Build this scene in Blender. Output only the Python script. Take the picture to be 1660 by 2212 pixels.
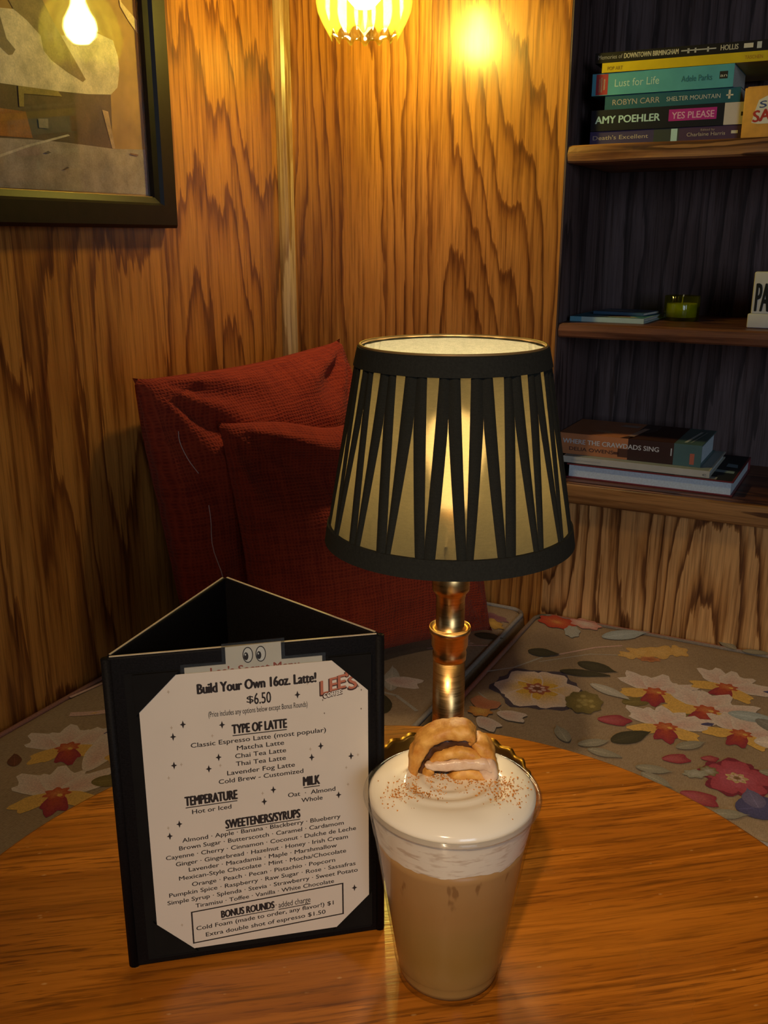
import bpy, bmesh, math, random
from mathutils import Vector, Matrix, noise as mnoise

for o in list(bpy.data.objects):
    bpy.data.objects.remove(o)
SC = bpy.context.scene
COL = SC.collection
PI = math.pi

# ---------------------------------------------------------------- camera, light, exposure
cam_d = bpy.data.cameras.new('camera')
cam = bpy.data.objects.new('camera', cam_d)
COL.objects.link(cam)
cam_d.sensor_fit = 'HORIZONTAL'
cam_d.sensor_width = 36.0
cam_d.lens = 36.0 * 2000.0 / 1660.0
cam_d.clip_start = 0.01
cam.location = (0, 0, 0.418)
cam.rotation_euler = (math.radians(90 - 16.5), 0, 0)
SC.camera = cam

SC.view_settings.view_transform = 'Standard'
SC.view_settings.look = 'None'
SC.view_settings.gamma = 1.0
SC.view_settings.exposure = 0.0
SC.view_settings.use_curve_mapping = False

world = bpy.data.worlds.new('world')
SC.world = world
world.use_nodes = True
wb = world.node_tree.nodes['Background']
wb.inputs[0].default_value = (1.0, 0.80, 0.62, 1)
wb.inputs[1].default_value = 0.012


def area_light(name, loc, target, size, power, color, size_y=None):
    d = bpy.data.lights.new(name, 'AREA')
    d.energy = power
    d.color = color
    d.shape = 'RECTANGLE' if size_y else 'DISK'
    d.size = size
    if size_y:
        d.size_y = size_y
    o = bpy.data.objects.new(name, d)
    COL.objects.link(o)
    o.location = loc
    o.rotation_euler = (Vector(target) - Vector(loc)).to_track_quat('-Z', 'Y').to_euler()
    return o


# ceiling downlight of the cafe (behind the viewer) and daylight from a window further down the room
area_light('window_daylight', (0.85, -2.5, 0.85), (0.7, 1.4, 0.1), 1.1, 26.0, (0.66, 0.82, 1.0), 1.2)
spot = bpy.data.lights.new('ceiling_downlight', 'SPOT')
spot.energy = 108.0
spot.color = (1.0, 0.72, 0.42)
spot.spot_size = math.radians(30)
spot.spot_blend = 0.9
spot.shadow_soft_size = 0.035
spot_o = bpy.data.objects.new('ceiling_downlight', spot)
COL.objects.link(spot_o)
spot_o.location = (-0.33, -1.03, 1.56)
spot_o.rotation_euler = (Vector((0.18, 0.47, 0.0)) - spot_o.location).to_track_quat('-Z', 'Y').to_euler()
SC.cycles.use_light_tree = False
SC.cycles.max_bounces = 5
SC.cycles.diffuse_bounces = 2
SC.cycles.glossy_bounces = 2
SC.cycles.transmission_bounces = 4
SC.cycles.transparent_max_bounces = 12
SC.cycles.caustics_reflective = False
SC.cycles.caustics_refractive = False

# room frame: x along the right wall from the corner, y into the right wall, z up from the table top
AZ = math.radians(27.4)
CORNER = Vector((-0.1955, 1.9176, 0.0))
FLOOR_Z, CEIL_Z, SEAT_Z = -0.72, 1.70, -0.27


def room_mat():
    return Matrix.Translation(CORNER) @ Matrix.Rotation(-AZ, 4, 'Z')


ROOM = room_mat()


def rpt(s, t, z):
    """room coordinates (distance from left wall, distance out from right wall, height) -> world"""
    return ROOM @ Vector((s, -t, z))


# ---------------------------------------------------------------- material helpers
class NT:
    def __init__(self, name):
        self.m = bpy.data.materials.new(name)
        self.m.use_nodes = True
        self.t = self.m.node_tree
        self.b = self.t.nodes['Principled BSDF']
        self.out = self.t.nodes['Material Output']

    def n(self, typ, **kw):
        nd = self.t.nodes.new(typ)
        for k, v in kw.items():
            setattr(nd, k, v)
        return nd

    def l(self, a, b):
        self.t.links.new(a, b)

    def val(self, x, sock):
        if isinstance(x, (int, float)):
            sock.default_value = x
        elif isinstance(x, tuple):
            sock.default_value = x
        else:
            self.l(x, sock)

    def math(self, op, a, b=0.0, c=None, clamp=False):
        nd = self.n('ShaderNodeMath', operation=op)
        nd.use_clamp = clamp
        self.val(a, nd.inputs[0])
        self.val(b, nd.inputs[1])
        if c is not None:
            self.val(c, nd.inputs[2])
        return nd.outputs[0]

    def xyz(self, a, b, c):
        nd = self.n('ShaderNodeCombineXYZ')
        for i, v in enumerate((a, b, c)):
            self.val(v, nd.inputs[i])
        return nd.outputs[0]

    def noise(self, vec, scale=1.0, detail=2.0, rough=0.5, dist=0.0):
        nd = self.n('ShaderNodeTexNoise')
        self.l(vec, nd.inputs['Vector'])
        nd.inputs['Scale'].default_value = scale
        nd.inputs['Detail'].default_value = detail
        nd.inputs['Roughness'].default_value = rough
        nd.inputs['Distortion'].default_value = dist
        return nd.outputs['Fac']

    def ramp(self, fac, stops, interp='LINEAR'):
        nd = self.n('ShaderNodeValToRGB')
        nd.color_ramp.interpolation = interp
        els = nd.color_ramp.elements
        while len(els) < len(stops):
            els.new(0.5)
        for e, (p, c) in zip(els, stops):
            e.position = p
            e.color = (c[0], c[1], c[2], 1) if isinstance(c, tuple) else (c, c, c, 1)
        self.l(fac, nd.inputs[0])
        return nd.outputs[0]

    def mix(self, fac, a, b, blend='MIX'):
        nd = self.n('ShaderNodeMix', data_type='RGBA', blend_type=blend)
        self.val(fac, nd.inputs[0])
        for v, i in ((a, 6), (b, 7)):
            if isinstance(v, tuple):
                nd.inputs[i].default_value = (v[0], v[1], v[2], 1)
            else:
                self.l(v, nd.inputs[i])
        return nd.outputs[2]

    def coord(self, which='Object'):
        return self.n('ShaderNodeTexCoord').outputs[which]

    def sep(self, v):
        nd = self.n('ShaderNodeSeparateXYZ')
        self.l(v, nd.inputs[0])
        return nd.outputs

    def bump(self, h, strength=0.2, dist=0.01):
        nd = self.n('ShaderNodeBump')
        nd.inputs['Strength'].default_value = strength
        nd.inputs['Distance'].default_value = dist
        self.l(h, nd.inputs['Height'])
        self.l(nd.outputs[0], self.b.inputs['Normal'])

    def set(self, color=None, rough=None, metal=None, spec=None):
        if color is not None:
            self.val((color + (1,)) if isinstance(color, tuple) else color, self.b.inputs['Base Color'])
        if rough is not None:
            self.val(rough, self.b.inputs['Roughness'])
        if metal is not None:
            self.b.inputs['Metallic'].default_value = metal
        if spec is not None:
            self.b.inputs['Specular IOR Level'].default_value = spec
        return self


MATS = {}


def plain(name, color, rough=0.5, metal=0.0, spec=0.5, var=0.12, scale=60.0, bump=0.0):
    """simple procedural material: a base colour with a little fine variation"""
    if name in MATS:
        return MATS[name]
    t = NT(name)
    f = t.noise(t.coord(), scale, 3.0)
    lo = tuple(c * (1 - var) for c in color)
    hi = tuple(min(1, c * (1 + var)) for c in color)
    t.set(t.ramp(f, [(0.3, lo), (0.7, hi)]), rough, metal, spec)
    if bump:
        t.bump(f, bump, 0.002)
    MATS[name] = t.m
    return t.m


def veneer(name, light, mid, dark, seed=0.0, rough=0.27, rings=9.0, vertical=True, fu=4.0, fz=0.55, spec=0.5, bump=0.10, bold_from=None, drift=8.0, coat=0.0):
    t = NT(name)
    x, y, z = t.sep(t.coord())
    u = t.math('ADD', x, y)
    if not vertical:
        u, z = t.math('ADD', z, t.math('MULTIPLY', y, 1.0)), x
    jag = t.noise(t.xyz(t.math('MULTIPLY', u, 75.0), seed + 3.3, t.math('MULTIPLY', z, 5.0)), 1.0, 3.0, 0.6)
    wav = t.noise(t.xyz(t.math('MULTIPLY', u, 16.0), seed + 9.1, t.math('MULTIPLY', z, 2.6)), 1.0, 2.0, 0.5)
    big = t.noise(t.xyz(t.math('MULTIPLY', u, fu), seed, t.math('MULTIPLY', z, fz)), 1.0, 1.0, 0.35)
    rg_ = rings
    if bold_from is not None:      # flat-sawn, bolder figure towards one side of the sheet
        mr = t.n('ShaderNodeMapRange', interpolation_type='SMOOTHSTEP')
        t.l(u, mr.inputs[0])
        for i_, q_ in enumerate((bold_from[0], bold_from[1], rings * bold_from[2], rings)):
            mr.inputs[i_ + 1].default_value = q_
        rg_ = mr.outputs[0]
    v = t.math('ADD', t.math('MULTIPLY', big, rg_), t.math('MULTIPLY', jag, 0.85))
    v = t.math('ADD', v, t.math('MULTIPLY', wav, 1.8))
    v = t.math('ADD', v, t.math('MULTIPLY', u, drift))
    fr = t.math('FRACT', v)
    grain = t.ramp(fr, [(0.0, light), (0.45, light), (0.72, mid), (0.88, dark), (0.95, dark), (1.0, mid)])
    fib = t.noise(t.xyz(t.math('MULTIPLY', u, 420.0), seed, t.math('MULTIPLY', z, 9.0)), 1.0, 3.0, 0.6)
    grain = t.mix(1.0, grain, t.ramp(fib, [(0.25, 0.66), (0.5, 1.0), (0.8, 1.12)]), 'MULTIPLY')
    stk = t.noise(t.xyz(t.math('MULTIPLY', u, 130.0), seed + 2.0, t.math('MULTIPLY', z, 4.2)), 1.0, 4.0, 0.65)
    grain = t.mix(1.0, grain, t.ramp(stk, [(0.36, (0.56, 0.48, 0.42)), (0.50, (1.0, 1.0, 1.0)), (0.72, (1.14, 1.12, 1.1))]), 'MULTIPLY')
    blot = t.noise(t.xyz(t.math('MULTIPLY', u, 6.0), seed + 5.0, t.math('MULTIPLY', z, 1.8)), 1.0, 3.0, 0.55)
    grain = t.mix(1.0, grain, t.ramp(blot, [(0.30, (0.62, 0.54, 0.46)), (0.52, (1.0, 1.0, 1.0)), (0.75, (1.12, 1.08, 1.0))]), 'MULTIPLY')
    t.set(grain, t.ramp(fib, [(0.3, rough + 0.10), (0.7, rough)]), 0.0, spec)
    t.bump(fib, bump, 0.0010)
    if coat:
        t.b.inputs['Coat Weight'].default_value = coat
        t.b.inputs['Coat Roughness'].default_value = 0.17
    return t.m


M_WALL = veneer('honey_plywood', (0.50, 0.200, 0.038), (0.39, 0.142, 0.025), (0.185, 0.058, 0.011), 1.7, 0.26, 21.0, fu=3.6, fz=0.62, bold_from=(-0.66, -0.40, 0.5), coat=0.5, drift=2.0)
M_WALL2 = veneer('honey_plywood_right', (0.54, 0.225, 0.048), (0.42, 0.162, 0.031), (0.215, 0.072, 0.015), 14.2, 0.26, 23.0, fu=3.8, fz=0.50, coat=0.5, drift=2.0)
M_WALL3 = veneer('bold_plywood', (0.64, 0.34, 0.125), (0.46, 0.215, 0.066), (0.150, 0.056, 0.017), 3.6, 0.30, 20.0, fu=4.2, fz=0.95, drift=2.0)
M_NICHE = veneer('dark_stained_plywood', (0.145, 0.094, 0.090), (0.110, 0.070, 0.067), (0.058, 0.037, 0.035), 6.0, 0.55, 20.0, fu=4.0, fz=0.3, spec=0.3)
M_SHELF = veneer('live_edge_shelf_wood', (0.40, 0.19, 0.075), (0.26, 0.105, 0.038), (0.10, 0.036, 0.014), 3.0, 0.45, 6.0, False, 14.0, 1.2)
M_SHELF2 = veneer('walnut_shelf_wood', (0.22, 0.085, 0.040), (0.15, 0.052, 0.024), (0.065, 0.022, 0.011), 23.0, 0.40, 6.0, False, 14.0, 1.2)
M_LEDGE = veneer('oak_ledge_wood', (0.42, 0.20, 0.065), (0.27, 0.115, 0.032), (0.10, 0.035, 0.010), 31.0, 0.40, 6.0, False, 20.0, 0.8)
M_TRIM = veneer('corner_trim_wood', (0.62, 0.40, 0.19), (0.52, 0.31, 0.13), (0.36, 0.19, 0.07), 8.0, 0.2, 3.0)


def make_table_wood():
    t = NT('orange_oak_tabletop')
    co = t.coord()
    x, y, z = t.sep(co)
    wob = t.noise(t.xyz(t.math('MULTIPLY', x, 3.0), t.math('MULTIPLY', y, 6.0), 9.0), 1.0, 2.0)
    yy = t.math('ADD', y, t.math('MULTIPLY', wob, 0.020))
    big = t.noise(t.xyz(t.math('MULTIPLY', x, 1.6), t.math('MULTIPLY', yy, 14.0), 2.0), 1.0, 2.0, 0.5)
    st = t.noise(t.xyz(t.math('MULTIPLY', x, 7.0), t.math('MULTIPLY', yy, 230.0), 5.0), 1.0, 4.0, 0.65)
    col = t.ramp(t.math('FRACT', t.math('ADD', t.math('MULTIPLY', big, 5.0), t.math('MULTIPLY', st, 0.7))),
                 [(0.0, (0.41, 0.132, 0.012)), (0.45, (0.37, 0.118, 0.010)), (0.85, (0.29, 0.087, 0.007)), (1.0, (0.39, 0.125, 0.011))])
    col = t.mix(1.0, col, t.ramp(st, [(0.30, 0.50), (0.50, 1.0), (0.72, 1.22)]), 'MULTIPLY')
    pore = t.noise(t.xyz(t.math('MULTIPLY', x, 24.0), t.math('MULTIPLY', yy, 400.0), 1.0), 1.0, 3.0, 0.6)
    pm = t.math('MULTIPLY', t.ramp(pore, [(0.38, 1.0), (0.46, 0.0)]), t.ramp(big, [(0.35, 0.25), (0.6, 1.0)]))
    col = t.mix(t.math('MULTIPLY', pm, 0.75), col, (0.10, 0.028, 0.004))
    # pale dings and scratches in the varnish
    dm = None
    for sc_, th_, sel_ in ((110.0, 0.125, 0.48), (55.0, 0.075, 0.46)):
        w = t.n('ShaderNodeTexVoronoi')
        mp_ = t.n('ShaderNodeMapping')
        mp_.inputs['Rotation'].default_value = (0, 0, 0.6 if sc_ > 50 else -0.9)
        mp_.inputs['Scale'].default_value = (0.45, 1.0, 1.0)
        t.l(co, mp_.inputs[0])
        t.l(mp_.outputs[0], w.inputs['Vector'])
        w.inputs['Scale'].default_value = sc_
        d = t.ramp(t.math('ADD', w.outputs['Distance'], t.math('MULTIPLY', t.noise(co, 300.0, 2.0), 0.10)), [(th_ * 0.7, 1.0), (th_ * 1.2, 0.0)])
        d = t.math('MULTIPLY', d, t.ramp(t.noise(co, 21.0, 2.0), [(sel_, 0.0), (sel_ + 0.06, 1.0)]))
        dm = d if dm is None else t.math('MAXIMUM', dm, d)
    col = t.mix(t.math('MULTIPLY', dm, 0.5), col, (0.66, 0.38, 0.13))
    sm = t.noise(co, 9.0, 4.0, 0.6)
    t.set(col, t.ramp(sm, [(0.35, 0.15), (0.65, 0.28)]), 0.0, 0.5)
    t.bump(pore, 0.10, 0.0008)
    return t.m


M_TABLE = make_table_wood()


def make_weave(name, light, dark):
    t = NT(name)
    uv = t.coord('UV')
    u, v, _ = t.sep(uv)
    wob = t.noise(uv, 14.0, 2.0)
    a = t.math('SINE', t.math('MULTIPLY', t.math('ADD', u, t.math('MULTIPLY', wob, 0.02)), 2 * PI * 84))
    b = t.math('SINE', t.math('MULTIPLY', t.math('ADD', v, t.math('MULTIPLY', wob, 0.02)), 2 * PI * 84))
    th = t.math('MAXIMUM', a, b)
    ru = t.noise(t.xyz(t.math('MULTIPLY', u, 62.0), t.math('MULTIPLY', v, 6.0), 0.0), 1.0, 2.0)
    rv = t.noise(t.xyz(t.math('MULTIPLY', u, 6.0), t.math('MULTIPLY', v, 62.0), 4.0), 1.0, 2.0)
    mixv = t.math('ADD', t.math('MULTIPLY', t.math('ADD', ru, rv), 0.5), t.math('MULTIPLY', th, 0.10))
    t.set(t.ramp(mixv, [(0.36, dark), (0.62, light)]), 0.9, 0.0, 0.15)
    t.b.inputs['Sheen Weight'].default_value = 0.15
    t.b.inputs['Sheen Tint'].default_value = (1.0, 0.45, 0.3, 1)
    t.bump(t.math('ADD', th, t.math('MULTIPLY', t.math('ADD', ru, rv), 1.5)), 0.55, 0.0016)
    return t.m


M_RED = make_weave('rust_red_woven_cloth', (0.33, 0.042, 0.015), (0.20, 0.021, 0.010))


def make_cushion_cloth():
    t = NT('taupe_tapestry_cloth')
    co = t.coord()
    x, y, z = t.sep(co)
    a = t.noise(t.xyz(t.math('MULTIPLY', x, 900.0), t.math('MULTIPLY', y, 120.0), z), 1.0, 2.0)
    b = t.noise(t.xyz(t.math('MULTIPLY', x, 120.0), t.math('MULTIPLY', y, 900.0), z), 1.0, 2.0)
    w = t.math('MULTIPLY', t.math('ADD', a, b), 0.5)
    bl = t.noise(co, 7.0, 3.0)
    col = t.mix(1.0, t.ramp(w, [(0.35, (0.265, 0.185, 0.112)), (0.65, (0.395, 0.290, 0.188))]),
                t.ramp(bl, [(0.3, 0.85), (0.7, 1.1)]), 'MULTIPLY')
    t.set(col, 0.85, 0.0, 0.2)
    t.bump(w, 0.3, 0.001)
    return t.m


M_CUSH = make_cushion_cloth()


def make_print(name, rough=0.8, spec=0.2, grain=0.18, attr='Col', blotch=0.0):
    t = NT(name)
    at = t.n('ShaderNodeAttribute', attribute_name=attr)
    f = t.noise(t.coord(), 420.0, 2.0)
    c = t.mix(1.0, at.outputs['Color'], t.ramp(f, [(0.3, 1 - grain), (0.7, 1 + grain)]), 'MULTIPLY')
    if blotch:
        c = t.mix(1.0, c, t.ramp(t.noise(t.coord(), 30.0, 5.0, 0.65), [(0.32, 1 - blotch), (0.68, 1 + blotch)]), 'MULTIPLY')
    t.set(c, rough, 0.0, spec)
    return t.m


M_FLORAL = make_print('floral_print_ink', 0.85, 0.2, 0.16)
M_PHOTO = make_print('photo_print_ink', 0.5, 0.3, 0.12, 'Col', 0.32)
M_CARDINK = make_print('menu_print_ink', 0.6, 0.3, 0.03)
M_BLACK = plain('black_leatherette', (0.006, 0.005, 0.005), 0.55, 0, 0.06, 0.3, 900.0, 0.10)
M_FELT = plain('charcoal_backing', (0.008, 0.007, 0.006), 0.6, 0, 0.08)
M_EDGE = plain('worn_glinting_board_edge', (0.50, 0.40, 0.27), 0.4)  # tan of worn bare board, with the pendant's glint put into the colour
M_PAPER = plain('cream_menu_paper', (0.58, 0.50, 0.41), 0.55, 0, 0.3, 0.02, 30.0)
M_CARD = plain('secret_card_paper', (0.80, 0.74, 0.64), 0.5, 0, 0.3, 0.02)
M_FRAME = plain('black_picture_frame', (0.012, 0.007, 0.005), 0.45, 0, 0.25, 0.2)
M_GOLDLIP = plain('gilt_lip', (0.26, 0.16, 0.06), 0.45, 0.4)
M_BRASS = None


def make_brass():
    t = NT('brushed_brass')
    x, y, z = t.sep(t.coord())
    f = t.noise(t.xyz(t.math('MULTIPLY', x, 30.0), t.math('MULTIPLY', y, 30.0), t.math('MULTIPLY', z, 900.0)), 1.0, 2.0)
    t.set(t.ramp(f, [(0.3, (0.72, 0.42, 0.15)), (0.7, (0.84, 0.52, 0.21))]), t.ramp(f, [(0.3, 0.27), (0.7, 0.35)]), 1.0)
    t.b.inputs['Anisotropic'].default_value = 0.4
    return t.m


M_BRASS = make_brass()
M_BRASS_BASE = plain('antique_brass', (0.34, 0.195, 0.055), 0.30, 1.0)


def make_shade_cloth(name, color, trans, rough=0.9, weave=1500.0, see=0.0):
    t = NT(name)
    co = t.coord()
    f = t.noise(co, weave, 2.0)
    c = t.ramp(f, [(0.3, tuple(v * 0.75 for v in color)), (0.7, tuple(min(1, v * 1.2) for v in color))])
    t.set(c, rough, 0.0, 0.2)
    tr = t.n('ShaderNodeBsdfTranslucent')
    x, y, z = t.sep(co)
    tc = t.ramp(t.noise(t.xyz(t.math('MULTIPLY', x, 220.0), t.math('MULTIPLY', y, 220.0), t.math('MULTIPLY', z, 1100.0)), 1.0, 2.0),
                [(0.3, tuple(v * 0.7 for v in trans)), (0.7, tuple(min(1, v * 1.15) for v in trans))])
    t.l(tc, tr.inputs[0])
    ad = t.n('ShaderNodeAddShader')
    t.l(t.b.outputs[0], ad.inputs[0])
    t.l(tr.outputs[0], ad.inputs[1])
    last = ad.outputs[0]
    if see:
        tp = t.n('ShaderNodeBsdfRefraction')
        tp.inputs[0].default_value = (1.0, 0.85, 0.55, 1)
        tp.inputs['Roughness'].default_value = 0.55
        tp.inputs['IOR'].default_value = 1.12
        mx = t.n('ShaderNodeMixShader')
        mx.inputs[0].default_value = see
        t.l(last, mx.inputs[1])
        t.l(tp.outputs[0], mx.inputs[2])
        last = mx.outputs[0]
    t.l(last, t.out.inputs[0])
    return t.m


M_SHADE = make_shade_cloth('olive_gold_shade_cloth', (0.050, 0.048, 0.030), (0.055, 0.047, 0.026), see=0.12)
M_PLEAT = make_shade_cloth('black_pleat_cloth', (0.013, 0.013, 0.010), (0.012, 0.010, 0.005))
M_BAND = plain('black_shade_band', (0.014, 0.014, 0.011), 0.85, 0, 0.2, 0.2, 700.0)
M_LINING = make_shade_cloth('cream_shade_lining', (0.20, 0.19, 0.135), (0.20, 0.175, 0.105), see=0.12)


def make_glow(name, color, strength):
    t = NT(name)
    f = t.noise(t.coord(), 25.0)
    t.set(color, 0.4)
    t.l(t.ramp(f, [(0.2, tuple(c * 0.96 for c in color)), (0.8, color)]), t.b.inputs['Emission Color'])
    t.b.inputs['Emission Strength'].default_value = strength
    return t.m


M_BULB = make_glow('lamp_bulb_glow', (1.0, 0.80, 0.49), 80.0)
M_PBULB = make_glow('pendant_bulb_glow', (1.0, 0.74, 0.40), 230.0)


def clear(name, tint, gloss=0.06, rough=0.06, extra=None, extra_fac=0.0, edge=0.5):
    """thin clear sheet: light passes through, the surface mirrors a little, more at grazing angles"""
    t = NT(name)
    t.t.nodes.remove(t.b)
    tr = t.n('ShaderNodeBsdfTransparent')
    f = t.noise(t.coord(), 40.0)
    t.l(t.ramp(f, [(0.2, tuple(c * 0.97 for c in tint)), (0.8, tint)]), tr.inputs[0])
    gl = t.n('ShaderNodeBsdfGlossy')
    gl.inputs['Roughness'].default_value = rough
    lw = t.n('ShaderNodeLayerWeight')
    lw.inputs[0].default_value = 0.35
    fac = t.math('ADD', t.math('MULTIPLY', t.math('POWER', lw.outputs['Facing'], 2.5), edge), gloss, None, True)
    mx = t.n('ShaderNodeMixShader')
    t.l(fac, mx.inputs[0])
    last = tr.outputs[0]
    if extra:
        tl = t.n('ShaderNodeBsdfTranslucent')
        tl.inputs[0].default_value = extra + (1,)
        m2 = t.n('ShaderNodeMixShader')
        m2.inputs[0].default_value = extra_fac
        t.l(last, m2.inputs[1])
        t.l(tl.outputs[0], m2.inputs[2])
        last = m2.outputs[0]
    t.l(last, mx.inputs[1])
    t.l(gl.outputs[0], mx.inputs[2])
    t.l(mx.outputs[0], t.out.inputs[0])
    return t.m


M_GLASS = clear('picture_glass', (0.97, 0.97, 0.96), 0.045, 0.03, edge=0.10)
M_PET = clear('clear_plastic_cup', (0.96, 0.955, 0.94), 0.025, 0.10, edge=0.45)
M_LAM = clear('laminate_film', (0.92, 0.92, 0.90), 0.09, 0.12, edge=0.4)
M_GREEN = clear('yellow_green_glass', (0.90, 0.93, 0.50), 0.05, 0.08, (0.80, 0.80, 0.14), 0.06, edge=0.4)
M_CANDLEGLASS = clear('olive_candle_glass', (0.82, 0.84, 0.26), 0.05, 0.1, (0.40, 0.44, 0.06), 0.15, edge=0.2)


def make_latte():
    t = NT('latte_layers')
    x, y, z = t.sep(t.coord())
    co = t.coord()
    n = t.noise(co, 70.0, 3.0)
    h = t.math('ADD', z, t.math('MULTIPLY', t.math('SUBTRACT', n, 0.5), 0.012))
    col = t.ramp(t.math('MULTIPLY', h, 10.0), [(0.0, (0.33, 0.195, 0.062)), (0.30, (0.30, 0.165, 0.040)), (0.50, (0.32, 0.180, 0.052)), (0.66, (0.37, 0.195, 0.064)), (0.90, (0.42, 0.235, 0.090))])
    drip = t.noise(t.xyz(t.math('MULTIPLY', x, 160.0), t.math('MULTIPLY', y, 160.0), t.math('MULTIPLY', z, 55.0)), 1.0, 2.0)
    dm = t.math('MULTIPLY', t.ramp(drip, [(0.66, 0.0), (0.72, 1.0)]), t.ramp(z, [(0.062, 0.0), (0.078, 1.0)]))
    t.set(t.mix(t.math('MULTIPLY', dm, 0.6), col, (0.17, 0.075, 0.025)), 0.35, 0.0, 0.3)
    return t.m


M_LATTE = make_latte()


def make_foam():
    t = NT('cold_foam')
    co = t.coord()
    x, y, z = t.sep(co)
    sw = t.noise(t.xyz(t.math('MULTIPLY', x, 70.0), t.math('MULTIPLY', y, 70.0), t.math('MULTIPLY', z, 330.0)), 1.0, 3.0, 0.6)
    side = t.ramp(z, [(0.1120, 1.0), (0.1175, 0.0)])
    m = t.math('MULTIPLY', t.ramp(sw, [(0.50, 0.0), (0.64, 1.0)]), side)
    t.set(t.mix(t.math('MULTIPLY', m, 0.62), (0.86, 0.76, 0.61), (0.48, 0.33, 0.22)), 0.13, 0.0, 0.5)
    return t.m


M_FOAM = make_foam()
M_CINN = plain('cinnamon_powder', (0.55, 0.215, 0.04), 0.9, 0, 0.1, 0.5, 900.0)


def make_dough(name, a, b, rough=0.5):
    t = NT(name)
    co = t.coord()
    f = t.noise(co, 130.0, 4.0, 0.6)
    t.set(t.ramp(f, [(0.32, a), (0.68, b)]), rough, 0.0, 0.4)
    t.bump(f, 0.5, 0.0015)
    return t.m


M_DOUGH = make_dough('golden_pastry_dough', (0.52, 0.185, 0.020), (0.82, 0.43, 0.095))
M_ICING = make_dough('vanilla_icing', (0.66, 0.40, 0.24), (0.80, 0.57, 0.38), 0.3)
M_FILL = make_dough('cinnamon_filling', (0.035, 0.012, 0.005), (0.11, 0.040, 0.013), 0.35)
M_PLASTER = plain('dark_ceiling_paint', (0.10, 0.075, 0.055), 0.8, 0, 0.2)
M_FLOOR = veneer('floor_boards', (0.20, 0.11, 0.05), (0.15, 0.08, 0.035), (0.07, 0.035, 0.015), 40.0, 0.4, 6.0, False, 6.0, 0.4)
M_WHITE = plain('white_plastic', (0.62, 0.60, 0.60), 0.45, 0, 0.4, 0.03)
M_PAGE = plain('page_block', (0.62, 0.58, 0.50), 0.8, 0, 0.2, 0.15, 300.0)
M_IRON = plain('black_iron', (0.02, 0.018, 0.016), 0.45, 0.6)


# ---------------------------------------------------------------- mesh helpers
def obj(name, verts, faces, mat, parent=None, smooth=False, uvs=None, colors=None, mat_idx=None):
    me = bpy.data.meshes.new(name)
    me.from_pydata([tuple(v) for v in verts], [], [tuple(f) for f in faces])
    for m in (mat if isinstance(mat, (list, tuple)) else [mat]):
        me.materials.append(m)
    if mat_idx:
        for p, i in zip(me.polygons, mat_idx):
            p.material_index = i
    if colors:
        a = me.color_attributes.new('Col', 'FLOAT_COLOR', 'POINT')
        for i, c in enumerate(colors):
            a.data[i].color = (c[0], c[1], c[2], 1)
    if uvs:
        ul = me.uv_layers.new(name='UVMap')
        for lp in me.loops:
            ul.data[lp.index].uv = uvs[lp.vertex_index]
    if smooth:
        for p in me.polygons:
            p.use_smooth = True
    me.update()
    o = bpy.data.objects.new(name, me)
    COL.objects.link(o)
    if parent:
        o.parent = parent
    return o


def from_bm(name, bm, mat, parent=None, smooth=False):
    me = bpy.data.meshes.new(name)
    bm.to_mesh(me)
    bm.free()
    for m in (mat if isinstance(mat, (list, tuple)) else [mat]):
        me.materials.append(m)
    if smooth:
        for p in me.polygons:
            p.use_smooth = True
    o = bpy.data.objects.new(name, me)
    COL.objects.link(o)
    if parent:
        o.parent = parent
    return o


def thing(name, label, cat, mat=None, group=None):
    o = bpy.data.objects.new(name, None)
    COL.objects.link(o)
    o.empty_display_size = 0.03
    if mat is not None:
        o.matrix_world = mat
    o['label'] = label
    o['category'] = cat
    if group:
        o['group'] = group
    return o


def tag(o, label, cat, group=None, kind=None):
    o['label'] = label
    o['category'] = cat
    if group:
        o['group'] = group
    if kind:
        o['kind'] = kind
    return o


def struct(o, label):
    o['kind'] = 'structure'
    o['label'] = label
    o.matrix_world = ROOM @ o.matrix_world if o.get('room') else o.matrix_world
    return o


def box_vf(x0, x1, y0, y1, z0, z1):
    v = [(x0, y0, z0), (x1, y0, z0), (x1, y1, z0), (x0, y1, z0), (x0, y0, z1), (x1, y0, z1), (x1, y1, z1), (x0, y1, z1)]
    f = [(0, 3, 2, 1), (4, 5, 6, 7), (0, 1, 5, 4), (1, 2, 6, 5), (2, 3, 7, 6), (3, 0, 4, 7)]
    return v, f


def join(*parts):
    V, F = [], []
    for v, f in parts:
        b = len(V)
        V += list(v)
        F += [tuple(i + b for i in q) for q in f]
    return V, F


def bevel_box(name, dims, mat, parent=None, bev=0.004, seg=3, smooth=True):
    x0, x1, y0, y1, z0, z1 = dims
    bm = bmesh.new()
    v, f = box_vf(*dims)
    vs = [bm.verts.new(p) for p in v]
    for q in f:
        bm.faces.new([vs[i] for i in q])
    bmesh.ops.bevel(bm, geom=bm.edges[:], offset=bev, segments=seg, affect='EDGES', profile=0.5)
    return from_bm(name, bm, mat, parent, smooth)


def lathe(profile, seg=64, closed=False, mod=None):
    """profile list of (r, z); mod(theta, i, r, z) -> (r, z)"""
    V, F = [], []
    n = len(profile)
    for k in range(seg):
        th = 2 * PI * k / seg
        for i, (r, z) in enumerate(profile):
            if mod:
                r, z = mod(th, i, r, z)
            V.append((r * math.cos(th), r * math.sin(th), z))
    for k in range(seg):
        k2 = (k + 1) % seg
        for i in range(n if closed else n - 1):
            j = (i + 1) % n
            F.append((k * n + i, k2 * n + i, k2 * n + j, k * n + j))
    return V, F


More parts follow.
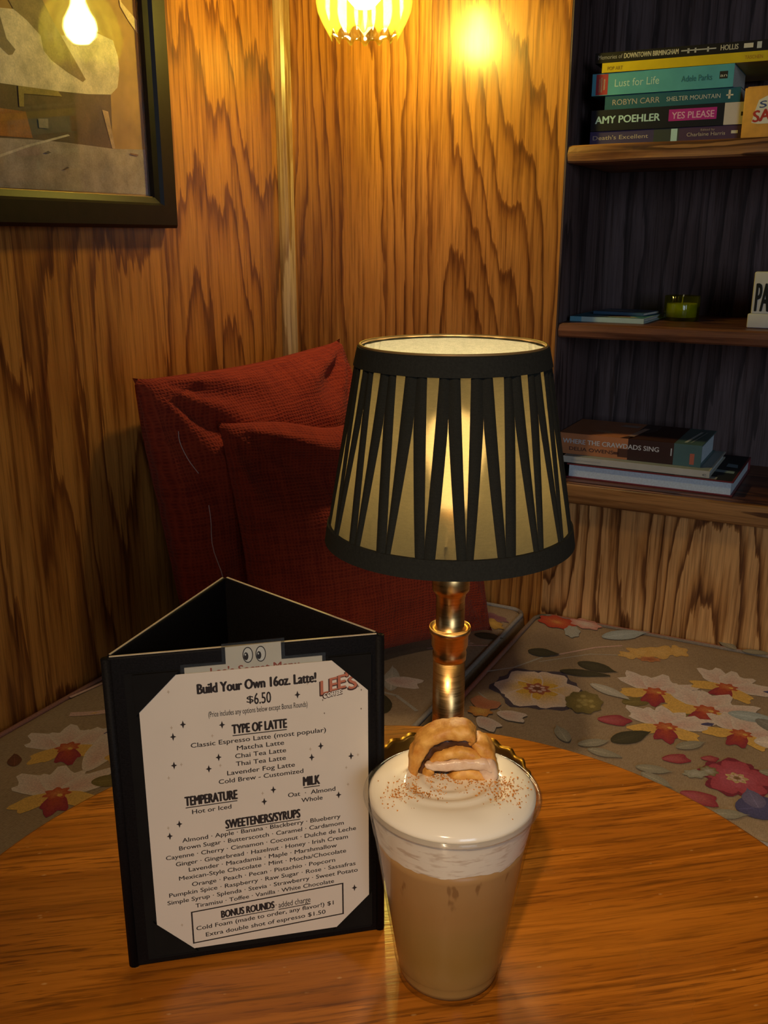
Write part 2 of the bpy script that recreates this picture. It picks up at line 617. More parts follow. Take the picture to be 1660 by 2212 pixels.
def tube(path, r, seg=8, closed=False):
    V, F = [], []
    n = len(path)
    P = [Vector(p) for p in path]
    for i, p in enumerate(P):
        a = P[(i - 1) % n] if (closed or i > 0) else P[i]
        b = P[(i + 1) % n] if (closed or i < n - 1) else P[i]
        t = (b - a).normalized()
        ref = Vector((0, 0, 1)) if abs(t.z) < 0.9 else Vector((1, 0, 0))
        x = t.cross(ref).normalized()
        y = x.cross(t)
        rr = r(i / (n - 1)) if callable(r) else r
        for k in range(seg):
            th = 2 * PI * k / seg
            V.append(p + x * rr * math.cos(th) + y * rr * math.sin(th))
    for i in range(n if closed else n - 1):
        j = (i + 1) % n
        for k in range(seg):
            k2 = (k + 1) % seg
            F.append((i * seg + k, i * seg + k2, j * seg + k2, j * seg + k))
    if not closed:
        F.append(tuple(range(seg))[::-1])
        F.append(tuple((n - 1) * seg + k for k in range(seg)))
    return V, F


_fc = {}


def text_vf(s):
    key = s
    if key in _fc:
        return _fc[key]
    cu = bpy.data.curves.new('t', 'FONT')
    cu.body = s
    cu.size = 1.0
    cu.resolution_u = 3
    cu.fill_mode = 'FRONT'
    o = bpy.data.objects.new('t', cu)
    COL.objects.link(o)
    dg = bpy.context.evaluated_depsgraph_get()
    me = bpy.data.meshes.new_from_object(o.evaluated_get(dg))
    V = [v.co.copy() for v in me.vertices]
    F = [tuple(p.vertices) for p in me.polygons]
    bpy.data.objects.remove(o)
    bpy.data.curves.remove(cu)
    bpy.data.meshes.remove(me)
    _fc[key] = (V, F)
    return V, F


class Print:
    """flat ink on a plane: collects text and shapes with a colour per vertex; u right, v up"""

    def __init__(self, plane, ux=1.0):
        self.plane = plane      # plane(u, v, lift) -> local 3D point
        self.items = []
        self.ux = ux
        self.hold = False
        self.k = 0

    def begin(self, name, hold=False):
        """start a new printed piece; while held, what follows belongs to it"""
        if self.hold and not hold:
            return
        self.hold = hold
        self.items.append((name, [], [], []))

    def end(self):
        self.hold = False

    def _add(self, pts, faces, cols, lift):
        _, V, F, C = self.items[-1]
        b = len(V)
        V += [self.plane(u, v, lift) for u, v in pts]
        F += [tuple(i + b for i in f) for f in faces]
        C += cols

    def text(self, s, u0, u1, v, h, col, bold=0.0, slope=0.0, lift=0.0003, cap=0.73):
        V, F = text_vf(s)
        if not V:
            return
        self.begin('lettering')
        x0 = min(p.x for p in V)
        x1 = max(p.x for p in V)
        sx = (u1 - u0) / (x1 - x0)
        sy = h / cap
        pts = [(u0 + (p.x - x0) * sx, v + p.y * sy + slope * ((u0 + (p.x - x0) * sx) - (u0 + u1) / 2)) for p in V]
        self._add(pts, F, [col] * len(pts), lift)
        w = bold * h * 1.1 * self.ux          # heavier strokes: the same outline struck again a hair to each side
        for q, (dx, dy) in enumerate(((w, 0), (-w, 0), (0, w * 0.5 / self.ux), (0, -w * 0.5 / self.ux)) if bold > 0.012 else ((w, 0),) if bold > 0 else ()):
            self._add([(a + dx, b_ + dy) for a, b_ in pts], F, [col] * len(pts), lift * (1.01 + 0.01 * q))

    def poly(self, pts, col, lift=0.0002):
        n = len(pts)
        # triangulate (concave safe)
        self.begin('printed_shape')
        from mathutils.geometry import tessellate_polygon
        tris = tessellate_polygon([[Vector((p[0], p[1], 0)) for p in pts]])
        self._add(pts, [tuple(t) for t in tris], [col] * n, lift)

    def fan(self, centre, pts, ci, co, lift=0.0002):
        n = len(pts)
        self.begin('printed_shape')
        self._add([centre] + pts, [(0, i + 1, (i + 1) % n + 1) for i in range(n)], [ci] + [co] * n, lift)

    def rect(self, u0, u1, v0, v1, col, lift=0.0002, slope=0.0):
        um = (u0 + u1) / 2
        self.poly([(u0, v0 + slope * (u0 - um)), (u1, v0 + slope * (u1 - um)), (u1, v1 + slope * (u1 - um)), (u0, v1 + slope * (u0 - um))], col, lift)

    def build(self, name, mat, parent):
        for nm, V, F, C in self.items:
            if V:
                obj(name if nm in ('lettering', 'printed_shape') and name else nm, V, F, mat, parent, colors=C)


# ================================================================ the room shell
def wall_panel(name, parts, mat, label, idx=None):
    V, F = join(*[box_vf(*p) for p in parts])
    o = obj(name, V, F, mat, mat_idx=[i for i in idx for _ in range(6)] if idx else None)
    o.matrix_world = ROOM
    o['kind'] = 'structure'
    o['label'] = label
    return o


NX0, NX1, NZ0, NZ1, ND = 0.562, 1.50, -0.050, 1.25, 0.29     # the shelf niche in the right wall
wall_panel('wall_left', [(-0.05, 0.0, -3.0, 0.05, FLOOR_Z, CEIL_Z)], M_WALL, 'honey coloured plywood wall with bold vertical grain behind the framed picture')
wall_panel('wall_right', [(0.0, NX0, 0.0, 0.05, FLOOR_Z, CEIL_Z), (NX0, NX1, 0.0, 0.05, FLOOR_Z, NZ0), (NX0, NX1, 0.0, 0.05, NZ1, CEIL_Z), (NX1, 3.2, 0.0, 0.05, FLOOR_Z, CEIL_Z)],
           [M_WALL2, M_WALL3], 'honey plywood wall around the book niche behind the table lamp', (0, 1, 0, 0))
wall_panel('floor', [(-0.05, 3.2, -3.0, 0.05, FLOOR_Z - 0.05, FLOOR_Z)], M_FLOOR, 'brown wooden floor under the table')
wall_panel('ceiling', [(-0.05, 3.2, -3.0, 0.05, CEIL_Z, CEIL_Z + 0.05)], M_PLASTER, 'dark painted ceiling above the corner booth')
# rounded strip covering the joint of the two walls
prof = [(0.0, 0.0), (0.022, 0.0), (0.021, -0.006), (0.017, -0.013), (0.012, -0.018), (0.006, -0.021), (0.0, -0.022)]
V = [(x + 0.0005, y - 0.0005, z) for z in (FLOOR_Z, CEIL_Z) for x, y in prof]
n = len(prof)
F = [(i, (i + 1) % n, n + (i + 1) % n, n + i) for i in range(n)]
o = obj('trim_1', V, F, M_TRIM, smooth=False)
o.matrix_world = ROOM
o['kind'] = 'structure'
o['label'] = 'narrow varnished wooden strip covering the corner between the two walls'

# ================================================================ bookcase niche
bc = thing('built_in_bookcase', 'dark stained bookcase niche with live-edge wooden shelves', 'bookcase', ROOM @ Matrix.Translation((NX0, 0, NZ0)))


def in_bc(name, dims, mat):
    x0, x1, y0, y1, z0, z1 = dims
    v, f = box_vf(x0 - NX0, x1 - NX0, y0, y1, z0 - NZ0, z1 - NZ0)
    return obj(name, v, f, mat, bc)


in_bc('back_panel', (NX0 - 0.02, NX1 + 0.02, ND, ND + 0.015, NZ0, NZ1 + 0.02), M_NICHE)
in_bc('side_panel', (NX0 - 0.02, NX0, 0.0501, ND, NZ0, NZ1 + 0.02), M_NICHE)
in_bc('side_panel', (NX1, NX1 + 0.02, 0.0501, ND, NZ0, NZ1 + 0.02), M_NICHE)
in_bc('side_panel', (NX0, NX0 + 0.003, 0.0005, 0.0501, 0.0, NZ1), M_NICHE)
in_bc('top_panel', (NX0, NX1, 0.0501, ND, NZ1, NZ1 + 0.02), M_NICHE)


def live_shelf(z0, z1, front, mat, seed, wob=0.006):
    """slab with an uneven natural front edge"""
    N = 60
    V, F = [], []
    for i in range(N + 1):
        x = NX0 + 0.004 + (NX1 - NX0 - 0.006) * i / N
        a = mnoise.noise(Vector((x * 6, seed, 0))) * wob + mnoise.noise(Vector((x * 23, seed, 3))) * wob * 0.35
        b = mnoise.noise(Vector((x * 7, seed, 9))) * wob
        e = mnoise.noise(Vector((x * 9, seed, 19))) * 0.0016
        ring = [(front + a, z0 + 0.003 + e), (front + (a + b) * 0.5 - 0.002, (z0 + z1) / 2), (front + b, z1 - 0.003), (front + b + 0.004, z1), (ND, z1), (ND, z0), (front + a + 0.004, z0 + e)]
        for y, z in ring:
            V.append((x - NX0, y, z - NZ0))
    k = 7
    for i in range(N):
        for j in range(k):
            F.append((i * k + j, i * k + (j + 1) % k, (i + 1) * k + (j + 1) % k, (i + 1) * k + j))
    F += [tuple(range(k))[::-1], tuple(N * k + j for j in range(k))]
    return obj('shelf', V, F, mat, bc)


SH1, SH2, SH3 = 0.566, 0.274, -0.010
live_shelf(0.539, SH1, 0.003, M_SHELF, 1.0)
live_shelf(0.249, SH2, 0.003, M_SHELF2, 5.0, 0.004)
in_bc('shelf', (NX0 + 0.004, NX1 - 0.002, 0.006, ND, -0.030, SH3), M_SHELF2)
o = bevel_box('front_ledge', (0.034, NX1 - NX0 - 0.002, -0.012, 0.0055, 0.002, 0.0395), M_LEDGE, bc, 0.004, 2)

# ================================================================ benches and seat cushions


def bench(name, label, dims):
    x0, x1, t0, t1 = dims
    root = thing(name, label, 'bench', ROOM @ Matrix.Translation((x0, -t0, FLOOR_Z)))
    zt = SEAT_Z - 0.052 - FLOOR_Z
    v, f = box_vf(0, x1 - x0, -(t1 - t0) + 0.02, 0, 0.08, zt - 0.02)
    obj('body', v, f, M_WALL2, root)
    v, f = box_vf(0, x1 - x0, -(t1 - t0), 0, zt - 0.02, zt)
    obj('seat_board', v, f, M_LEDGE, root)
    v, f = box_vf(0.0, x1 - x0, -(t1 - t0) + 0.06, 0, 0.0, 0.08)
    obj('toe_kick', v, f, M_NICHE, root)


bench('corner_bench', 'plywood bench running along the picture wall into the corner', (0.004, 0.550, 0.004, 1.62))
bench('wall_bench', 'plywood bench under the book niche', (0.5505, 1.70, 0.004, 0.58))


def round_rect(x0, x1, y0, y1, r, seg=6):
    pts = []
    for cx, cy, a0 in ((x1 - r, y1 - r, 0), (x0 + r, y1 - r, 90), (x0 + r, y0 + r, 180), (x1 - r, y0 + r, 270)):
        for k in range(seg + 1):
            a = math.radians(a0 + 90 * k / seg)
            pts.append((cx + r * math.cos(a), cy + r * math.sin(a)))
    return pts


def cushion(name, label, x0, x1, t0, t1):
    th = 0.050
    root = thing(name, label, 'cushion', ROOM @ Matrix.Translation((x0, -t1, SEAT_Z - th - 0.001)), 'floral bench cushions')
    w, d = x1 - x0, t1 - t0
    rings = []
    for inset, z in ((0.010, 0.0), (0.002, 0.006), (0.0, 0.022), (0.002, 0.040), (0.007, 0.046), (0.016, 0.0492), (0.030, 0.050)):
        rings.append([(x, y, z) for x, y in round_rect(inset, w - inset, inset, d - inset, 0.03)])
    n = len(rings[0])
    V = [p for r in rings for p in r]
    F = []
    for i in range(len(rings) - 1):
        for k in range(n):
            F.append((i * n + k, i * n + (k + 1) % n, (i + 1) * n + (k + 1) % n, (i + 1) * n + k))
    F.append(tuple(range(n))[::-1])
    F.append(tuple((len(rings) - 1) * n + k for k in range(n)))
    obj('pad', V, F, M_CUSH, root, smooth=True)
    pth = [(x, y, 0.0482) for x, y in round_rect(0.006, w - 0.006, 0.006, d - 0.006, 0.028, 8)]
    V, F = tube(pth, 0.0042, 8, True)
    C = []
    for p in V:
        q = mnoise.noise(Vector((p[0] * 26, p[1] * 26, 4.0)))
        q2 = mnoise.noise(Vector((p[0] * 17, p[1] * 17, 14.0)))
        c = Vector((0.20, 0.15, 0.105)) if q < 0.25 else Vector((0.40, 0.10, 0.07))
        if q2 > 0.22:
            c = Vector((0.10, 0.09, 0.06))
        if q2 < -0.2:
            c = Vector((0.30, 0.26, 0.22))
        C.append(c)
    obj('piping', V, F, M_FLORAL, root, smooth=True, colors=C)
    return root, (lambda s, t: (s - x0, t1 - t))


cu_l, map_l = cushion('seat_cushion', 'taupe floral seat cushion on the bench along the picture wall', 0.008, 0.541, 0.008, 1.62)
cu_r, map_r = cushion('seat_cushion', 'taupe floral seat cushion on the bench below the book niche', 0.556, 1.68, 0.010, 0.575)

# floral print (flat ink on the top of the cushions)
WHT, PNK, YEL, RED, MAR = (0.62, 0.53, 0.47), (0.58, 0.38, 0.33), (0.66, 0.40, 0.10), (0.42, 0.075, 0.035), (0.27, 0.035, 0.055)
LEAF, OLV, GRY, BLU, NVY, BRN, ROSE = (0.060, 0.052, 0.030), (0.17, 0.13, 0.045), (0.40, 0.37, 0.32), (0.33, 0.37, 0.38), (0.075, 0.070, 0.16), (0.14, 0.055, 0.030), (0.42, 0.09, 0.13)


class Floral(Print):
    def __init__(self, mp):
        self.mp = mp
        super().__init__(lambda u, v, lift: (u, v, 0.0500 + lift))
        self.rng = random.Random(5)
        self.lv = 0.0003

    def petal(self, s, t, ang, ln, wd, ci, co, ruff=0.12, notch=0.0, tip=0):
        self.lv += 0.000012
        cx, cy = self.mp(s, t)
        pts = []
        n = 22
        ph = self.rng.random() * 6
        for k in range(n):
            a = 2 * PI * k / n
            x = 0.5 * (1 - math.cos(a)) * ln
            w = math.sin(a) * wd * 0.5 * (0.55 + 0.45 * (x / ln)) * 1.25
            if tip:
                w *= 1.25 * (1 - (x / ln) ** 2) ** 0.9
            rr = 1 + ruff * math.sin(5 * a + ph) * (x / ln)
            x *= rr
            w *= rr
            if notch and abs(a - PI) < 0.25:
                x *= 1 - notch
            pts.append((cx + x * math.cos(ang) - w * math.sin(ang), cy + x * math.sin(ang) + w * math.cos(ang)))
        c = (cx + ln * 0.28 * math.cos(ang), cy + ln * 0.28 * math.sin(ang))
        self.fan(c, pts, ci, co, self.lv)

    def blob(self, s, t, rx, ry, ang, ci, co, ruff=0.15, lobes=7):
        self.lv += 0.000012
        cx, cy = self.mp(s, t)
        ph = self.rng.random() * 6
        pts = []
        for k in range(28):
            a = 2 * PI * k / 28
            r = 1 + ruff * math.sin(lobes * a + ph)
            x, y = rx * r * math.cos(a), ry * r * math.sin(a)
            pts.append((cx + x * math.cos(ang) - y * math.sin(ang), cy + x * math.sin(ang) + y * math.cos(ang)))
        self.fan((cx, cy), pts, ci, co, self.lv)

    def daisy(self, *a, **k):
        self.begin('flower_motif', True)
        self._daisy(*a, **k)
        self.end()

    def _daisy(self, s, t, R, rot, edge, inner, outer, core, n=6):
        for k in range(n):
            self.petal(s, t, rot + 2 * PI * k / n, R * 1.10, R * 1.05, edge, edge, 0.08)
        for k in range(n):
            self.petal(s, t, rot + 2 * PI * k / n, R, R * 0.86, inner, outer, 0.06)
        for k in range(n):
            self.petal(s, t, rot + 2 * PI * (k + 0.5) / n, R * 0.55, R * 0.22, inner, inner, 0.05)
        self.blob(s, t, R * 0.30, R * 0.26, 0, BRN, core, 0.2)
        for k in range(7):
            a = 2 * PI * k / 7
            self.blob(s + R * 0.16 * math.cos(a), t + R * 0.14 * math.sin(a), R * 0.06, R * 0.05, 0, PNK, PNK, 0.1)

    def orchid(self, s, t, R, rot):
        self.begin('orchid_motif', True)
        self._orchid(s, t, R, rot)
        self.end()

    def _orchid(self, s, t, R, rot):
        self.petal(s, t, rot + 2.3, R * 1.15, R * 0.75, PNK, WHT, 0.14)
        self.petal(s, t, rot + 1.4, R * 0.95, R * 0.85, PNK, WHT, 0.18)
        self.petal(s, t, rot + 0.35, R * 1.25, R * 0.70, PNK, WHT, 0.14)
        self.petal(s, t, rot + 3.5, R * 0.95, R * 0.50, (0.60, 0.36, 0.10), YEL, 0.10)
        self.petal(s, t, rot + 5.6, R * 0.90, R * 0.50, (0.60, 0.36, 0.10), YEL, 0.10)
        self.petal(s, t, rot + 4.6, R * 0.75, R * 0.55, RED, MAR, 0.15)
        self.blob(s, t, R * 0.26, R * 0.20, rot, (0.55, 0.20, 0.07), RED, 0.2)
        self.blob(s + R * 0.10, t + R * 0.02, R * 0.06, R * 0.05, 0, YEL, YEL, 0.1)
        self.petal(s + R * 0.9 * math.cos(rot + 0.3), t - R * 0.9 * math.sin(rot + 0.3), rot + 0.2, R * 0.32, R * 0.16, NVY, NVY, 0.1)

    def leaf(self, s, t, ang, ln, wd, col):
        self.begin('leaf_motif', True)
        self.petal(s, t, ang, ln, wd, tuple(c * 1.25 for c in col), col, 0.04, 0.0, 1)
        px_, py_ = self.mp(s, t)
        c2, s2 = math.cos(ang), math.sin(ang)
        self.lv += 0.000012
        q_ = [(px_ + ln * a_ * c2 - b_ * s2, py_ + ln * a_ * s2 + b_ * c2) for a_, b_ in ((0.05, -0.0006), (0.9, 0.0), (0.05, 0.0006))]
        self.poly(q_, tuple(min(1, c * 1.7) for c in col), self.lv)
        self.end()

    def bud(self, s, t, R, ang):
        self.begin('bud_motif', True)
        self.petal(s, t, ang, R * 2, R * 1.3, (0.45, 0.13, 0.12), MAR, 0.08)
        self.petal(s, t, ang, R * 1.3, R * 0.5, ROSE, (0.36, 0.09, 0.09), 0.08)
        self.end()

    def stem(self, pts, w, col):
        self.begin('stem_motif')
        self.lv += 0.000012
        P = [Vector(self.mp(*p)) for p in pts]
        for a, b in zip(P, P[1:]):
            d = (b - a).normalized()
            nn = Vector((-d.y, d.x)) * w
            self._add([tuple(a - nn), tuple(b - nn), tuple(b + nn), tuple(a + nn)], [(0, 1, 2, 3)], [col] * 4, self.lv)


fr = Floral(map_r)
fr.stem([(0.56, 0.30), (0.60, 0.26), (0.63, 0.20)], 0.0018, GRY)
fr.stem([(0.64, 0.19), (0.70, 0.12), (0.74, 0.09)], 0.0020, PNK)
fr.stem([(0.63, 0.22), (0.70, 0.15), (0.75, 0.13)], 0.0012, GRY)
fr.stem([(0.58, 0.37), (0.62, 0.40), (0.66, 0.43)], 0.0012, GRY)
fr.daisy(0.659, 0.316, 0.066, 0.3, (0.085, 0.065, 0.085), (0.64, 0.38, 0.06), (0.66, 0.53, 0.45), (0.40, 0.12, 0.06))
for (s, t, R, a) in ((0.778, 0.105, 0.026, 0), (0.805, 0.088, 0.030, 1), (0.832, 0.070, 0.022, 2), (0.760, 0.125, 0.018, 0)):
    fr.blob(s, t, R, R * 0.75, a, (0.66, 0.43, 0.16), (0.60, 0.36, 0.11), 0.2, 5)
fr.blob(0.795, 0.125, 0.018, 0.010, 0.4, (0.33, 0.10, 0.05), (0.50, 0.22, 0.09), 0.2)
fr.leaf(0.79, 0.30, 0.6, 0.05, 0.03, OLV)
fr.leaf(0.87, 0.29, 0.2, 0.06, 0.03, OLV)
fr.leaf(0.86, 0.30, -0.9, 0.06, 0.03, GRY)
for (s, t, R, a) in ((0.828, 0.240, 0.062, 0.2), (0.927, 0.172, 0.060, -0.1), (0.910, 0.265, 0.066, 0.0), (0.865, 0.345, 0.060, 0.3), (0.966, 0.315, 0.055, 0.0)):
    fr.orchid(s, t, R, a)
fr.leaf(0.94, 0.26, 0.1, 0.075, 0.034, BLU)
fr.leaf(0.98, 0.26, -0.5, 0.07, 0.035, (0.20, 0.19, 0.17))
fr.leaf(0.985, 0.33, 0.3, 0.07, 0.04, WHT)
fr.daisy(0.976, 0.440, 0.044, 0.5, (0.20, 0.03, 0.05), ROSE, (0.36, 0.06, 0.085), (0.55, 0.42, 0.20), 5)
fr.bud(0.770, 0.370, 0.024, 0.35)
fr.bud(0.878, 0.438, 0.019, 0.5)
fr.bud(0.925, 0.412, 0.012, 0.4)
fr.bud(0.915, 0.508, 0.024, -0.1)
fr.blob(0.940, 0.440, 0.012, 0.012, 0, GRY, OLV)
fr.blob(0.925, 0.455, 0.016, 0.010, 0.5, GRY, (0.28, 0.27, 0.20))
fr.blob(0.607, 0.046, 0.036, 0.026, -0.3, (0.55, 0.16, 0.05), (0.42, 0.05, 0.03), 0.12)
fr.blob(0.607, 0.046, 0.016, 0.010, -0.3, (0.62, 0.28, 0.08), (0.48, 0.10, 0.04), 0.12)
fr.blob(0.657, 0.030, 0.030, 0.020, -0.3, WHT, (0.56, 0.25, 0.20), 0.12)
fr.blob(0.645, 0.075, 0.014, 0.026, 0.3, GRY, (0.35, 0.36, 0.33), 0.1)
fr.leaf(0.700, 0.075, 0.75, 0.095, 0.042, BLU)
fr.leaf(0.600, 0.190, 0.2, 0.055, 0.034, LEAF)
fr.leaf(0.690, 0.195, -0.1, 0.070, 0.036, LEAF)
fr.leaf(0.672, 0.240, 0.25, 0.085, 0.026, LEAF)
fr.leaf(0.805, 0.425, 0.9, 0.070, 0.034, LEAF)
fr.blob(0.738, 0.328, 0.028, 0.036, 0.2, (0.28, 0.21, 0.06), OLV, 0.08, 9)
for k in range(9):
    fr.blob(0.738 + 0.018 * math.cos(k * 2.4) * (k / 9), 0.328 + 0.026 * math.sin(k * 2.4) * (k / 9), 0.0045, 0.0055, 0, (0.40, 0.32, 0.11), (0.30, 0.23, 0.08), 0.05)
fr.leaf(0.730, 0.262, -0.35, 0.075, 0.026, GRY)
fr.leaf(0.985, 0.515, 0.6, 0.075, 0.055, NVY)
fr.leaf(1.01, 0.50, 2.0, 0.045, 0.03, (0.14, 0.12, 0.22))
for s, t, a in ((0.575, 0.43, 2.6), (0.610, 0.445, -0.6), (0.63, 0.42, 0.0)):
    fr.petal(s, t, a, 0.045, 0.032, PNK, WHT)
fr.blob(0.606, 0.428, 0.018, 0.016, 0, YEL, (0.50, 0.20, 0.05))
fr.petal(0.60, 0.42, 1.4, 0.035, 0.05, (0.40, 0.13, 0.06), (0.45, 0.19, 0.10))
for s, t, a in ((0.75, 0.455, 2.2), (0.765, 0.455, 0.7), (0.78, 0.46, 0.0), (0.85, 0.475, 0.2), (0.86, 0.485, -0.4), (0.89, 0.40, 0.8), (0.955, 0.54, 0.4), (0.93, 0.545, -0.3), (1.0, 0.41, 0.1), (0.93, 0.02, 0.2), (0.92, 0.02, 2.4)):
    fr.leaf(s, t, a, 0.05, 0.022, (0.26, 0.235, 0.18))
# the part of the cushion outside the picture carries the same pattern
for s in (1.14, 1.34, 1.55):
    fr.orchid(s, 0.17, 0.06, 0.2)
    fr.daisy(s + 0.08, 0.36, 0.06, 0.4, (0.10, 0.08, 0.10), YEL, WHT, RED)
    fr.leaf(s - 0.05, 0.30, 0.3, 0.08, 0.035, LEAF)
    fr.bud(s - 0.02, 0.45, 0.026, 0.2)
fr.build('petal_motif', M_FLORAL, cu_r)

fl = Floral(map_l)
fl.orchid(0.127, 0.790, 0.060, 0.9)
fl.orchid(0.200, 0.880, 0.062, 0.8)
fl.petal(0.195, 0.825, 1.9, 0.10, 0.045, PNK, WHT, 0.1)
fl.blob(0.215, 0.770, 0.026, 0.022, 0.8, YEL, (0.60, 0.36, 0.10), 0.1)
fl.leaf(0.22, 0.84, 0.6, 0.05, 0.03, OLV)
fl.leaf(0.10, 0.86, 2.4, 0.035, 0.02, BRN)
fl.stem([(0.06, 0.72), (0.09, 0.70), (0.12, 0.67)], 0.006, PNK)
fl.stem([(0.02, 0.68), (0.03, 0.62), (0.06, 0.57)], 0.003, PNK)
for s, t in ((0.09, 0.70), (0.12, 0.69), (0.145, 0.66)):
    fl.blob(s, t, 0.010, 0.003, 0.8, YEL, PNK)
fl.leaf(0.40, 0.38, 2.2, 0.08, 0.04, GRY)
fl.leaf(0.455, 0.430, 2.0, 0.09, 0.03, GRY)
fl.leaf(0.48, 0.50, 2.4, 0.09, 0.05, LEAF)
fl.petal(0.43, 0.40, 0.2, 0.06, 0.04, PNK, WHT)
fl.stem([(0.43, 0.44), (0.47, 0.44), (0.52, 0.47)], 0.003, GRY)
fl.blob(0.49, 0.075, 0.035, 0.014, -0.3, (0.20, 0.07, 0.10), (0.26, 0.13, 0.14))
fl.blob(0.500, 0.105, 0.030, 0.016, -0.6, YEL, (0.42, 0.25, 0.06))
fl.leaf(0.49, 0.165, 0.1, 0.055, 0.03, LEAF)
fl.blob(0.475, 0.21, 0.028, 0.016, 0.2, PNK, (0.45, 0.33, 0.26))
fl.stem([(0.44, 0.26), (0.48, 0.225), (0.53, 0.20)], 0.002, PNK)
for t in (1.15, 1.38):
    fl.orchid(0.15, t, 0.06, 0.5)
    fl.daisy(0.36, t + 0.05, 0.06, 0.3, (0.10, 0.08, 0.10), YEL, WHT, RED)
    fl.leaf(0.26, t, 0.5, 0.08, 0.035, LEAF)
fl.daisy(0.36, 0.70, 0.06, 0.3, (0.10, 0.08, 0.10), YEL, WHT, RED)
fl.build('petal_motif', M_FLORAL, cu_l)


# ================================================================ red pillows in the corner
def pillow(name, label, s, t, z0, yaw, lean, roll, h, T, seed, chop=0.0, threads=()):
    y = math.radians(yaw)
    l = math.radians(lean)
    r = math.radians(roll)
    N = Vector((math.sin(y), -math.cos(y), 0))
    X = Vector((math.cos(y), math.sin(y), 0))
    Y = Vector((0, 0, 1)) * math.cos(l) - N * math.sin(l)
    X2 = X * math.cos(r) + Y * math.sin(r)
    Y2 = -X * math.sin(r) + Y * math.cos(r)
    Z2 = X2.cross(Y2)
    R = Matrix((X2, Y2, Z2)).transposed().to_4x4()
    root = thing(name, label, 'pillow', ROOM @ Matrix.Translation((s, -t, z0)) @ R, 'rust red pillows in the booth corner')
    def surf(u, v, side):
        px = h * u * (1 - 0.075 * (1 - v * v) * abs(u) ** 3 - 0.05 * (u * v) ** 4 + 0.035 * (u * v) ** 14)
        py = h * v * (1 - 0.075 * (1 - u * u) * abs(v) ** 3 - 0.05 * (u * v) ** 4 + 0.035 * (u * v) ** 14)
        e = max(0.0, (1 - u * u) * (1 - v * v))
        th = (T * e ** 0.60 + 0.026 * e ** 0.16) * (1.0 + 0.06 * v)
        # creases running out of the corners and soft dents
        cr = 0.0
        for cu, cv in ((1, 1), (-1, 1), (1, -1), (-1, -1)):
            du, dv = cu - u, cv - v
            d = math.hypot(du, dv) + 1e-4
            a = math.atan2(abs(dv), abs(du))
            cr += 0.010 * math.sin(a * 13 + seed + cu * 2 + cv) * math.exp(-(d - 0.45) ** 2 / 0.14) * min(1, e * 12)
        w = mnoise.noise(Vector((u * 1.7 + seed, v * 1.7, side * 3.0))) * 0.020 * min(1, e * 4)
        w += mnoise.noise(Vector((u * 4.2 + seed, v * 4.2, side * 5.0))) * 0.006 * min(1, e * 6)
        pz = side * (th + (w + cr) * (1 if side > 0 else 0.3))
        if chop:
            g = math.exp(-((u + 0.12) / 0.30) ** 2)
            py -= chop * g * max(0, v) ** 2
            fold = math.exp(-((v - 0.72 + 0.35 * u) / 0.16) ** 2) * min(1, e * 8)
            pz += side * 0.024 * fold - side * 0.030 * math.exp(-((v - 0.36 + 0.35 * u) / 0.18) ** 2) * min(1, e * 5) * (1 if side > 0 else 0)
        return (px, py, pz)

    n = 56
    V, F, UV = [], [], []
    for side in (1, -1):
        for j in range(n + 1):
            for i in range(n + 1):
                u, v = 2 * i / n - 1, 2 * j / n - 1
                V.append(surf(u, v, side))
                UV.append((u * 0.5 + 0.5, v * 0.5 + 0.5))
    m = (n + 1) * (n + 1)
    for side in (0, 1):
        for j in range(n):
            for i in range(n):
                a = side * m + j * (n + 1) + i
                q = (a, a + 1, a + n + 2, a + n + 1)
                F.append(q if side == 0 else q[::-1])
    obj('cover', V, F, M_RED, root, smooth=True, uvs=UV)
    for (u0, v0), (u1, v1) in threads:
        pts = []
        for k in range(9):
            q = k / 8
            x_, y_, z_ = surf(u0 + (u1 - u0) * q - 0.02 * math.sin(q * PI), v0 + (v1 - v0) * q, 1)
            pts.append((x_, y_, z_ + 0.0012))
        obj('loose_thread', *tube(pts, 0.0007, 6), plain('pale_thread', (0.62, 0.42, 0.34), 0.7), root)
    return root


p1 = pillow('throw_pillow', 'large rust red woven pillow leaning upright against the picture wall', 0.140, 0.285, -0.010, 76, 9, 3, 0.238, 0.085, 1.0, 0.0, (((-0.86, 0.60), (-0.82, 0.30)), ((-0.82, 0.08), (-0.80, -0.45))))
p2 = pillow('throw_pillow', 'slumped rust red woven pillow in front of the upright one, behind the lamp', 0.358, 0.345, -0.045, 46, 12, 4, 0.212, 0.095, 4.0, 0.02)
# ================================================================ framed picture on the left wall
# picture coordinates: t = distance from the corner along the wall, z = height
FT0, FT1, FZ0, FZ1 = 0.360, 1.02, 0.433, 1.18
FW, FDEP = 0.047, 0.030
pic = thing('framed_picture', 'large black framed photograph hanging on the plywood wall', 'picture', ROOM @ Matrix.Translation((0.0005, -FT0, FZ0)))
